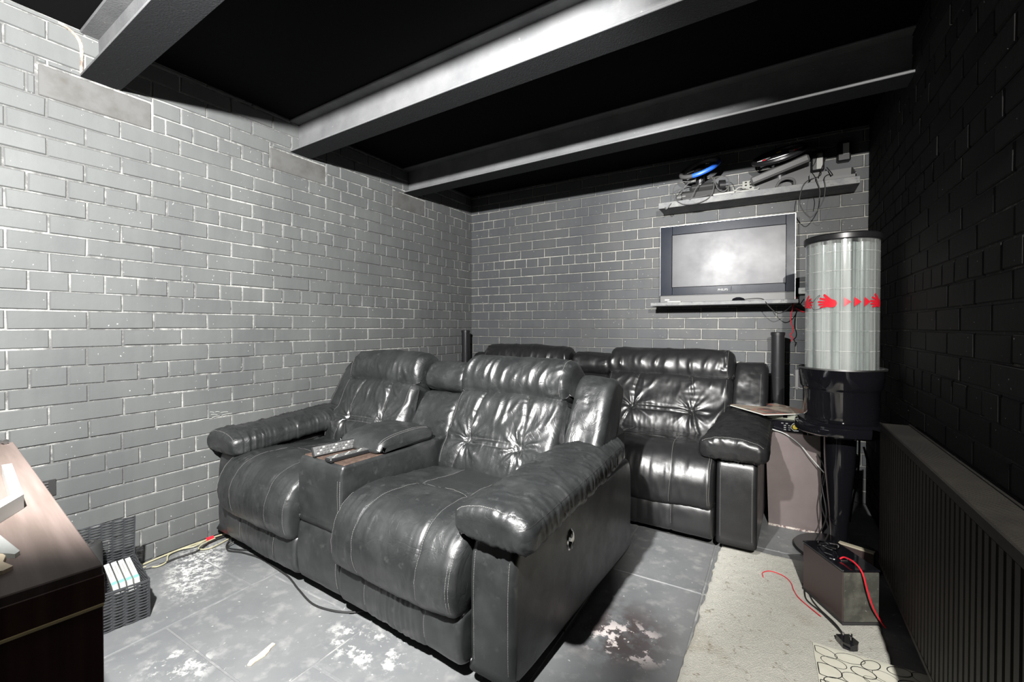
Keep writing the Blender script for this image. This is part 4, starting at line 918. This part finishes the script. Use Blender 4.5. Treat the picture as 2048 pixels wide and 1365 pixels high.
def capsule(x0, z0, x1, z1, w0, w1, n=6):      # deg,m ; widths in m, 1 deg = .0025 m
    k = .0025; dx, dz = (x1-x0)*k, z1-z0; L_ = math.hypot(dx, dz); ux, uz = dx/L_, dz/L_; px_, pz_ = -uz, ux; out = []
    for i in range(n+1):
        t = -math.pi/2+math.pi*i/n; out.append((x1+(ux*math.cos(t)*w1+px_*math.sin(t)*w1)/k, z1+uz*math.cos(t)*w1+pz_*math.sin(t)*w1))
    for i in range(n+1):
        t = math.pi/2+math.pi*i/n; out.append((x0+(ux*math.cos(t)*w0+px_*math.sin(t)*w0)/k, z0+uz*math.cos(t)*w0+pz_*math.sin(t)*w0))
    return out
def hand(cx_, s=1.0, flip=1):
    P_ = [capsule(cx_-2*flip, .030, cx_+3*flip, .028, .019*s, .018*s), capsule(cx_, .04, cx_-9*flip, .066, .009*s, .005*s),
          capsule(cx_-3*flip, .042, cx_-16*flip, .052, .005*s, .0042*s), capsule(cx_-4*flip, .034, cx_-19*flip, .037, .005*s, .0042*s),
          capsule(cx_-4*flip, .026, cx_-18*flip, .024, .005*s, .0042*s), capsule(cx_-4*flip, .018, cx_-15*flip, .012, .0048*s, .004*s)]
    c = MB()
    for p in P_:
        w_ = wrap(p, '', None, 1.142); c.add(w_.v, w_.f)
    return c
for k, (a, fl) in enumerate([(-16, 1), (66, 1), (-68, -1)]):
    hand(a, 1.0, fl).build('red_hand', G['red'], cy, smooth=False)
for a in (9, 24, 40):
    wrap([(a-5, .012), (a+6, .033), (a-5, .054)], '', None, 1.142).build('red_arrow', G['red'], cy, smooth=False)
m = MB(); pts = [(-56, .05), (-52, .045), (-48, .036), (-44, .045), (-36, .064), (-33, .066), (-38, .048)]; 
def cylp(a, z): t = A0+math.radians(a); return (.1436*math.cos(t), .1436*math.sin(t), 1.142+z)
m.tube([cylp(*p) for p in catmull(pts, 5)], .0008, 5); m.tube([cylp(*p) for p in catmull([(-56, .05), (-53, .03), (-49, .012), (-44, .002), (-36, .004), (-28, .010)], 6)], .0008, 5)
m.build('hand_outline', G['gap'], cy, kind='stuff')

# ---------------------------------------------------------------- black box in front, board, plug, cables
bx = empty('black_box', (2.652, -1.438, .0125), math.atan2(.065, .110), 'black wooden box with a glossy lid on the floor before the radiator', 'box')
G['bwood'] = mat('worn_black_wood', (.05, .05, .042), .55, bump=(40, .5, .004), vary=[(12, (.11, .11, .09), .45, .65), (70, (.2, .2, .17), .66, .74)])
G['bside'] = mat('brown_black', (.05, .035, .033), .4)
m = MB(); m.box(0, .128, 0, .215, .008, .188, .003); m.build('body', G['bside'], bx)
m = MB(); m.box(.002, .126, -.003, .0, .012, .186, .001); m.build('front_panel', G['bwood'], bx)
m = MB(); m.box(-.002, .130, -.004, .217, 0, .010, .002); m.build('plinth', G['matte'], bx)
m = MB(); m.box(-.002, .130, -.004, .217, .188, .196, .002); m.build('lid', G['gloss'], bx)
m = MB(); m.tube([(.03, .17, .20), (.035, .13, .215), (.06, .11, .215), (.085, .14, .212), (.08, .18, .20), (.05, .19, .204), (.03, .16, .207), (.05, .12, .205)], .0035, 7, smooth_pts=7); m.build('cable_coil', G['chrome'], bx)
m = MB(); m.box(.035, .085, .055, .06, .196, .200, .001); m.build('handle', G['silver'], bx)
m = MB(); m.tube([(2.650, -1.365, .214), (2.665, -1.362, .222), (2.690, -1.395, .224), (2.708, -1.422, .206), (2.722, -1.424, .15), (2.738, -1.416, .095), (2.758, -1.398, .05), (2.778, -1.39, .018)], .0028, 7, smooth_pts=8)
tag(m.build('red_cable', G['red']), 'red cable running from the black box lid down its front', 'cable')
bo = empty('plank', (2.745, -1.0, 0), math.radians(-20), 'dark plank with a bare pale top edge, on the floor behind the black box', 'plank')
m = MB(); m.box(-.062, .062, -.012, .012, 0, .12, .001); m.build('board', G['bside'], bo)
m = MB(); m.box(-.062, .062, -.0125, .0125, .12, .126, .001); m.build('pale_edge', mat('pale_wood', (.4, .36, .27), .7), bo)
pg = empty('mains_plug', (2.655, -1.555, .012), math.radians(-60), 'black mains plug lying on the pale rug beside the patterned mat', 'plug')
m = MB(); m.prism([(-.026, -.022), (.012, -.026), (.026, -.012), (.026, .012), (.012, .026), (-.026, .022)], .022, (0, 0, 0)); m.build('body', G['gloss'], pg)
for (a, b) in ((0.0, .012), (-.008, -.01), (.012, -.002)):
    m = MB(); m.box(a-.003, a+.003, b-.0015, b+.0015, .022, .040, .0005); m.build('pin', G['chrome'], pg)
for k, (pts, mt_, lab) in enumerate([
    ([(2.545, -1.22, .018), (2.548, -1.26, .017), (2.553, -1.34, .017), (2.60, -1.41, .018), (2.645, -1.50, .018), (2.652, -1.53, .022)], 'rubber', 'black flex crossing the rug to the mains plug'),
    ([(2.57, -1.23, .018), (2.565, -1.30, .017), (2.585, -1.37, .017), (2.63, -1.45, .017), (2.652, -1.535, .024)], 'rubber', 'second black flex crossing the rug close beside the black box'),
    ([(2.405, -1.245, .017), (2.402, -1.21, .017), (2.43, -1.178, .017), (2.475, -1.19, .017), (2.502, -1.23, .017), (2.512, -1.29, .017), (2.53, -1.345, .017), (2.59, -1.43, .018)], 'red', 'thin red wire curling over the pale rug')]):
    m = MB(); m.tube(pts, .0026 if mt_ == 'rubber' else .0017, 7, smooth_pts=8); tag(m.build('floor_cable', G[mt_]), lab, 'cable')
for k, pts in enumerate([[(2.80, -.45, .62), (2.805, -.45, .45), (2.80, -.46, .27), (2.775, -.47, .20), (2.75, -.48, .16)], [(2.82, -.44, .62), (2.825, -.44, .42), (2.815, -.45, .25), (2.80, -.46, .17), (2.78, -.5, .05)], [(2.835, -.5, .45), (2.86, -.5, .34), (2.885, -.5, .24)]]):
    m = MB(); m.tube(pts, .005, 7, smooth_pts=8); tag(m.build('black_cable', G['rubber']), ['thick black cable hanging behind the pedestal, left one', 'thick black cable hanging behind the pedestal, reaching the floor', 'short black cable slanting to the dark wall behind the pedestal'][k], 'cable')

# ---------------------------------------------------------------- radiator
rd = empty('radiator', (2.855, -1.96, .0), 0, 'long black fluted panel radiator low on the right wall', 'radiator')
ya, yb, za, zb, xf, xb_ = -.90, .90, .10, .668, -.045, .048
m = MB(); n = 54; prof = []
for i in range(n):
    y0 = ya+(yb-ya)*i/n; p = (yb-ya)/n
    prof += [(y0+p*.0, xf), (y0+p*.62, xf), (y0+p*.72, xf+.009), (y0+p*.90, xf+.009)]
prof.append((yb, xf)); vs = [(x, y, za+.02) for y, x in prof]+[(x, y, zb-.02) for y, x in prof]; k = len(prof)
m.add(vs, [(i, i+k, i+1+k, i+1) for i in range(k-1)]); m.build('front_panel', G['rad'], rd, smooth=False)
m = MB(); m.box(xf-.001, xf+.012, ya, yb, za, za+.022, .004); m.build('bottom_rail', G['rad'], rd)
m = MB(); m.box(xf-.001, xf+.012, ya, yb, zb-.022, zb, .004); m.build('top_rail', G['rad'], rd)
m = MB(); m.box(xb_-.012, xb_, ya, yb, za, zb, .004); m.build('back_panel', G['rad'], rd)
for y0 in (ya, yb-.004):
    m = MB(); m.box(xf+.005, xb_-.003, y0, y0+.004, za+.02, zb+.004, .001); m.build('end_panel', G['rad'], rd)
m = MB(); m.box(xf-.003, xf+.004, ya, yb, zb-.006, zb+.010, .002); m.build('top_lip', G['rad'], rd)
m = MB(); m.box(xb_-.006, xb_+.001, ya, yb, zb-.006, zb+.012, .002); m.build('top_lip', G['rad'], rd)
m = MB(); i = 0
while ya+.006+i*.0085 < yb-.006:
    y0 = ya+.006+i*.0085; m.box(xf+.004, xb_-.006, y0, y0+.0055, zb+.003, zb+.007); i += 1
m.build('top_grille', G['rad'], rd, smooth=False, kind='stuff')
m = MB(); m.box(xf+.012, xb_-.012, ya+.01, yb-.01, za+.03, zb-.03); m.build('convector', G['gap'], rd)
for y0 in (-.6, .6):
    m = MB(); m.box(xb_, xb_+.016, y0-.02, y0+.02, .2, .6); m.build('bracket', G['rad'], rd)
m = MB(); m.tube([(.0, yb+.0, .13), (.0, yb+.03, .13), (.0, yb+.035, .10), (.0, yb+.035, .0)], [.012, .012, .008, .008], 12); m.build('pipe', G['rad'], rd)

# ---------------------------------------------------------------- rug and patterned mat
def grid_slab(name, x0, x1, y0, y1, th, mat_, n=(60, 160), rag=.004, seed=1, amp=.0015, round_=0.0):
    xs = np.linspace(x0, x1, n[0]); ys = np.linspace(y0, y1, n[1]); X, Y = np.meshgrid(xs, ys, indexing='ij')
    Xr = X+rag*vnoise(Y/.03, Y*0+3.3, seed)*(np.abs(X-(x0+x1)/2)/((x1-x0)/2))**6*1.0; Yr = Y+rag*vnoise(X/.03, X*0+7.7, seed+1)*(np.abs(Y-(y0+y1)/2)/((y1-y0)/2))**6
    if round_:
        dx = np.maximum(0, np.abs(X-(x0+x1)/2)-((x1-x0)/2-round_)); dy = np.maximum(0, np.abs(Y-(y0+y1)/2)-((y1-y0)/2-round_)); d = np.hypot(dx, dy); k = np.where(d > round_, round_/np.maximum(d, 1e-6), 1)
        Xr = Xr-np.sign(X-(x0+x1)/2)*dx*(1-k); Yr = Yr-np.sign(Y-(y0+y1)/2)*dy*(1-k)
    e = np.minimum(np.minimum(X-x0, x1-X), np.minimum(Y-y0, y1-Y)); Z = th*np.clip(e/.012+.25, 0, 1)**.5+amp*vnoise(X/.012, Y/.012, seed+2)+amp*1.5*vnoise(X/.2, Y/.2, seed+3)
    V = np.stack([Xr, Yr, np.maximum(Z, .001)], 2).reshape(-1, 3); a, b = n
    i = np.arange(a-1)[:, None]; j = np.arange(b-1)[None, :]; q = np.stack([i*b+j, (i+1)*b+j, (i+1)*b+j+1, i*b+j+1], 2).reshape(-1, 4)
    border = [i*b for i in range(a)]+[(a-1)*b+j for j in range(1, b)]+[i*b+b-1 for i in range(a-2, -1, -1)]+[j for j in range(b-2, 0, -1)]
    nb = len(V); VB = V[border].copy(); VB[:, 2] = 0; fs = [tuple(r_) for r_ in q.tolist()]; L_ = len(border)
    fs += [(border[(k+1) % L_], border[k], nb+k, nb+(k+1) % L_) for k in range(L_)]; fs.append(tuple(nb+k for k in range(L_))[::-1])
    me = bpy.data.meshes.new(name); me.from_pydata(V.tolist()+VB.tolist(), [], fs); me.update()
    return link(name, me, mat_, None, True, 50)
G['rug'] = mat('cream_rug', (.55, .54, .49), .95, spec=.1, bump=(260, 1.0, .006), vary=[(3.0, (.33, .29, .21), .56, .74), (40, (.30, .27, .21), .60, .70), (110, (.62, .60, .53), .5, .7)])
rug = grid_slab('rug', -.275, .275, -.95, .95, .012, G['rug'], rag=.006, round_=.03, seed=5)
rug.location = (2.475, -1.945, 0); rug.rotation_euler = (0, 0, math.radians(-1.5)); tag(rug, 'long cream rug with dirty marks on the floor beside the radiator', 'rug')
G['mat'] = mat('cream_lino', (.62, .61, .52), .55, bump=(60, .2), vary=(5, (.5, .49, .4), .5, .8))
mt = empty('patterned_mat', (2.555, -1.60, .0145), math.radians(1.5), 'cream mat printed with black overlapping ovals, at the foot of the radiator', 'mat')
g_ = grid_slab('mat_sheet', 0, .34, -.75, 0, .004, G['mat'], n=(30, 60), rag=.0005, amp=.0003, seed=8); g_.parent = mt
rg = random.Random(4); m = MB(); R2 = []
for iy in range(16):
    for ix in range(7):
        cx_ = .035+ix*.058+rg.uniform(-.012, .012)+(iy % 2)*.02; cy_ = -.034-iy*.046+rg.uniform(-.008, .008); a_ = rg.uniform(.030, .040); b_ = a_*rg.uniform(.55, .8); th = rg.uniform(-.5, .9)
        pts = []
        for k in range(28):
            t = 2*math.pi*k/28; x_ = cx_+a_*math.cos(t)*math.cos(th)-b_*math.sin(t)*math.sin(th); y_ = cy_+a_*math.cos(t)*math.sin(th)+b_*math.sin(t)*math.cos(th); pts.append((min(max(x_, .004), .336), min(y_, -.004)))
        w_ = rg.choice([.0006, .0009, .0013]); vs = []
        for s_ in (-w_, w_):
            for (x_, y_) in pts:
                d = Vector((x_-cx_, y_-cy_, 0)); d = d.normalized() if d.length else Vector((1, 0, 0)); vs.append((x_+d.x*s_, y_+d.y*s_, .0052))
        m.add(vs, [(k, (k+1) % 28, (k+1) % 28+28, k+28) for k in range(28)])
m.build('oval_print', G['gap'], mt, smooth=False, kind='stuff')

# ---------------------------------------------------------------- desk and the things on it
def wood_mat(name, c1, c2, rough):
    m_ = mat(name, c1, rough, spec=.28); N, L, b = nodes(m_); tc = N.new('ShaderNodeTexCoord'); mp = N.new('ShaderNodeMapping'); mp.inputs['Scale'].default_value = (3, 60, 3); L.new(tc.outputs['Object'], mp.inputs[0])
    n_ = N.new('ShaderNodeTexNoise'); n_.inputs['Scale'].default_value = 1; n_.inputs['Detail'].default_value = 6; L.new(mp.outputs[0], n_.inputs['Vector'])
    r_ = N.new('ShaderNodeMapRange'); r_.inputs[1].default_value = .35; r_.inputs[2].default_value = .65; L.new(n_.outputs[0], r_.inputs[0])
    q = N.new('ShaderNodeMix'); q.data_type = 'RGBA'; q.inputs[6].default_value = (*c1, 1); q.inputs[7].default_value = (*c2, 1); L.new(r_.outputs[0], q.inputs[0]); L.new(q.outputs[2], b.inputs['Base Color']); return m_
G['dtop'] = wood_mat('dark_laminate_top', (.085, .065, .056), (.13, .10, .09), .6)
G['dside'] = wood_mat('dark_laminate_side', (.07, .035, .03), (.11, .058, .05), .4)
dk = empty('desk', (1.684, -3.144, 0), math.radians(-6.5), 'dark brown laminate desk in the lower left corner, light line along its end', 'desk')
m = MB(); m.box(-1.02, 0, -.50, 0, .715, .75, .0015); m.cur = 1; m.build('desk_top', [G['dtop'], G['dside']], dk)
m = MB(); m.box(-1.02, .0015, -.50, .0015, .700, .738, .001); m.build('edge_band', G['dside'], dk)
m = MB(); m.box(-.0, .003, -.50, .0, .6965, .700); m.build('gold_strip', mat('gold_strip', (.85, .68, .38), .6), dk)
m = MB(); m.box(-.020, .0, -.49, .0, 0, .6965, .001); m.build('end_panel', G['dside'], dk)
m = MB(); m.box(-1.015, -.997, -.48, -.006, 0, .6965, .001); m.build('end_panel', G['dside'], dk)
m = MB(); m.box(-.997, -.022, -.04, -.022, .25, .6965, .001); m.build('back_panel', G['dside'], dk)
fr = empty('plastic_tray', (1.32, -3.142, .7505), math.radians(-8), 'white open plastic tray lying on the brown desk', 'tray')
m = MB(); m.prism([(-.27, -.014), (.0, -.014), (.012, .0), (-.27, .0)], .022, (0, 0, 0)); m.build('rail', G['white'], fr)
m = MB(); m.prism([(.012, .0), (.10, -.045), (.11, -.20), (.085, -.20), (.075, -.055), (.0, -.014)], .024, (0, 0, 0)); m.build('rail', G['white'], fr)
m = MB(); m.tube([(-.22, -.03, .012), (-.16, -.09, .012), (-.12, -.17, .012)], .003, 7); m.build('cross_wire', G['grey'], fr)
m = MB(); m.prism([(-.10, -.03), (.0, -.016), (.028, -.004), (.02, .002), (-.10, .0)], .006, (1.535, -3.195, .7502)); tag(m.build('clear_offcut', mat('clear_sheet', (.5, .52, .5), .1, trans=.5)), 'pointed clear plastic offcut on the desk between white tray and wood chip', 'offcut')
m = MB(); m.prism([(-.10, -.024), (.0, -.018), (.012, -.006), (.006, .004), (-.02, .0), (-.04, .006), (-.10, .002)], .005, (1.595, -3.212, .7502)); G['chip'] = mat('light_wood', (.62, .52, .38), .7, bump=(50, .3)); tag(m.build('wood_chip', G['chip'], smooth=False), 'pale wood chip on the desk near its front edge', 'wood chip')
m = MB(); m.tube([(.60, -3.065, .757), (.665, -3.05, .757), (.668, -3.05, .757), (.690, -3.046, .757)], [.004, .004, .0062, .0062], 10); tag(m.build('cable_jack', G['silver']), 'small metal cable jack at the far left corner of the desk', 'jack')
# chip on the floor
m = MB(); m.prism([(-.045, -.026), (-.035, -.010), (-.012, -.002), (.006, .010), (.028, .024), (.040, .030), (.045, .018), (.030, .008), (.022, -.004), (.008, -.016), (-.006, -.020), (-.020, -.024), (-.036, -.034)], .004, (1.018, -2.558, .0005), ((.3, .95, 0), (-.95, .3, 0), (0, 0, 1)))
tag(m.build('wood_chip', G['chip'], smooth=False), 'pale wood chip lying alone on the grey floor in front of the sofa', 'wood chip')

# ---------------------------------------------------------------- wicker basket with cases, can, vent
G['wick'] = mat('black_wicker', (.035, .037, .04), .32, spec=.7)
bk = empty('wicker_basket', (.2, -2.61, 0), math.atan2(-.05, .277), 'open black wicker basket on the floor by the left wall, next to the desk', 'basket')
def weave(W, H, rows, stakes, parent, name, M_, seed=0):
    m = MB()
    for r_ in range(rows):
        z = H*(r_+.5)/rows; pts = []
        for i in range(stakes*4+1):
            x = W*i/(stakes*4); pts.append(M_ @ Vector((x, .0032*math.sin(i/4*math.pi*1.0*1+ (r_ % 2)*math.pi), z+.0006*math.sin(i*.7+r_))))
        m.tube(pts, H/rows*.50, 5)
    for s_ in range(stakes+1):
        m.tube([M_ @ Vector((W*s_/stakes, 0, 0)), M_ @ Vector((W*s_/stakes, 0, H))], .0028, 5)
    return m.build(name, G['wick'], parent, kind='stuff')
T = Matrix.Translation; Rz = lambda d: Matrix.Rotation(math.radians(d), 4, 'Z'); Rx = lambda d: Matrix.Rotation(math.radians(d), 4, 'X'); Ry = lambda d: Matrix.Rotation(math.radians(d), 4, 'Y')
BW, BL, BH = .281, .30, .135
weave(BL, BH, 26, 9, bk, 'front_weave', T((BW, -BL, 0)) @ Rz(90)); weave(BL, BH, 26, 9, bk, 'back_weave', T((0, -BL, 0)) @ Rz(90))
weave(BW, BH, 26, 8, bk, 'side_weave', T((0, 0, 0))); weave(BW, BH, 26, 8, bk, 'side_weave', T((0, -BL, 0)))
weave(BL, .165, 30, 9, bk, 'lid_weave', T((0, -BL, BH)) @ Rz(90) @ Rx(8))
m = MB(); m.box(0, BW, -BL, 0, .001, .006); m.build('bottom', G['matte'], bk)
m = MB(); m.tube([(0, 0, BH), (BW, 0, BH), (BW, -BL, BH), (0, -BL, BH)], .0035, 7, close=True); m.build('rim', G['wick'], bk)
for k in range(4):
    m = MB(); m.box(-.082, .095, -.0078, .0078, -.07, .07, .001)
    o_ = m.build('card_case', G['paper']); lab = 'white card case standing in the open wicker basket, '+['nearest the wall end', 'second from the wall end', 'third from the wall end', 'nearest the desk'][k]
    tag(o_, lab, 'case', 'white cases in the wicker basket')
    A_ = math.atan2(-.05, .277); loc = bk.matrix_basis @ Vector((.155, -.022-.021*k, .086+.004*(k % 2)))
    o_.location = (.2, -2.61, 0); M_ = Matrix.Translation((.2, -2.61, 0)) @ Matrix.Rotation(A_, 4, 'Z') @ T((.155, -.024-.0185*k, .0835)) @ Rx(6+k*1.5) @ Ry(4); o_.matrix_world = M_
    s_ = MB(); s_.box(-.05, .03, -.002, .002, .0698, .0706); q_ = s_.build('print_line', G['grey'], o_)
    s_ = MB(); s_.box(.072, .093, -.0075, .0075, .0698, .0706); q_ = s_.build('green_mark', G['green'], o_)
cn = empty('black_can', (.252, -2.768, .006), 0, 'black cylinder with a metal ringed socket on top, standing in the wicker basket', 'canister')
m = MB(); m.lathe([(0, 0), (.042, 0), (.044, .01), (.044, .238), (.040, .248), (.028, .25), (0, .246)], 32); m.build('body', G['matte'], cn)
m = MB(); m.lathe([(.013, .248), (.02, .248), (.02, .254), (.013, .254)], 24, close=True); m.build('metal_ring', G['silver'], cn)
m = MB(); m.lathe([(0, .246), (.008, .246), (.007, .256), (0, .256)], 16); m.build('pin', G['chrome'], cn)
vt = empty('wall_vent', (.0062, -2.825, .43), 0, 'small black slotted vent low on the left wall above the desk edge', 'vent')
m = MB(); m.box(0, .004, -.035, .035, -.032, .032, .001); m.build('plate', G['matte'], vt)
for k in range(5): m = MB(); m.box(.004, .009, -.03, .012, -.024+k*.011, -.019+k*.011); m.build('slat', G['dgrey'], vt)

# ---------------------------------------------------------------- cables along the left wall and under the sofa
G['ycab'] = mat('dirty_yellow_cable', (.36, .34, .22), .6)
for k, (pts, r_, mt_, lab) in enumerate([
    ([(.05, -2.12, .01), (.035, -2.25, .008), (.028, -2.36, .008), (.03, -2.45, .007), (.04, -2.54, .006), (.06, -2.60, .006)], .0036, 'ycab', 'dirty yellow cable running straight along the foot of the left wall'),
    ([(.06, -2.15, .012), (.05, -2.26, .016), (.06, -2.33, .012), (.035, -2.38, .01), (.045, -2.43, .01), (.10, -2.46, .006), (.11, -2.50, .006), (.07, -2.53, .006), (.09, -2.57, .005), (.18, -2.60, .005)], .0032, 'ycab', 'dirty yellow cable with a sharp bend, reaching the basket'),
    ([(.07, -2.17, .01), (.075, -2.27, .01), (.11, -2.34, .006), (.10, -2.42, .005), (.10, -2.48, .005), (.07, -2.56, .006)], .0042, 'rubber', 'dark cable with an inline connector on the floor by the left wall'),
    ([(.10, -2.16, .008), (.12, -2.24, .005), (.13, -2.30, .005), (.10, -2.33, .008), (.07, -2.30, .012), (.06, -2.24, .012)], .0030, 'ycab', 'yellow cable curling in a small loop beside the sofa'),
    ([(.17, -2.16, .03), (.15, -2.22, .012), (.22, -2.262, .005), (.30, -2.24, .005), (.42, -2.225, .005), (.55, -2.235, .005), (.68, -2.25, .005), (.80, -2.283, .005), (.93, -2.312, .005), (1.03, -2.30, .005), (1.10, -2.27, .005), (1.14, -2.24, .01)], .0035, 'rubber', 'long black cable snaking over the floor along the sofa front'),
    ([(.20, -2.17, .04), (.19, -2.215, .02), (.20, -2.25, .006), (.28, -2.225, .005), (.34, -2.19, .005)], .0030, 'rubber', 'short black cable looping out from under the sofa by the wall')]):
    m = MB(); m.tube(pts, r_, 7, smooth_pts=8); o_ = m.build('floor_cable', G[mt_]); tag(o_, lab, 'cable')
    if k == 2:
        s_ = MB(); s_.tube([(.095, -2.485, .007), (.09, -2.51, .007), (.085, -2.53, .007)], [.008, .009, .006], 8); s_.build('connector', G['dgrey'], o_)
    if k == 1:
        s_ = MB(); s_.tube([(.052, -2.245, .016), (.05, -2.275, .017)], [.010, .009], 8); s_.build('red_tag', G['red'], o_)
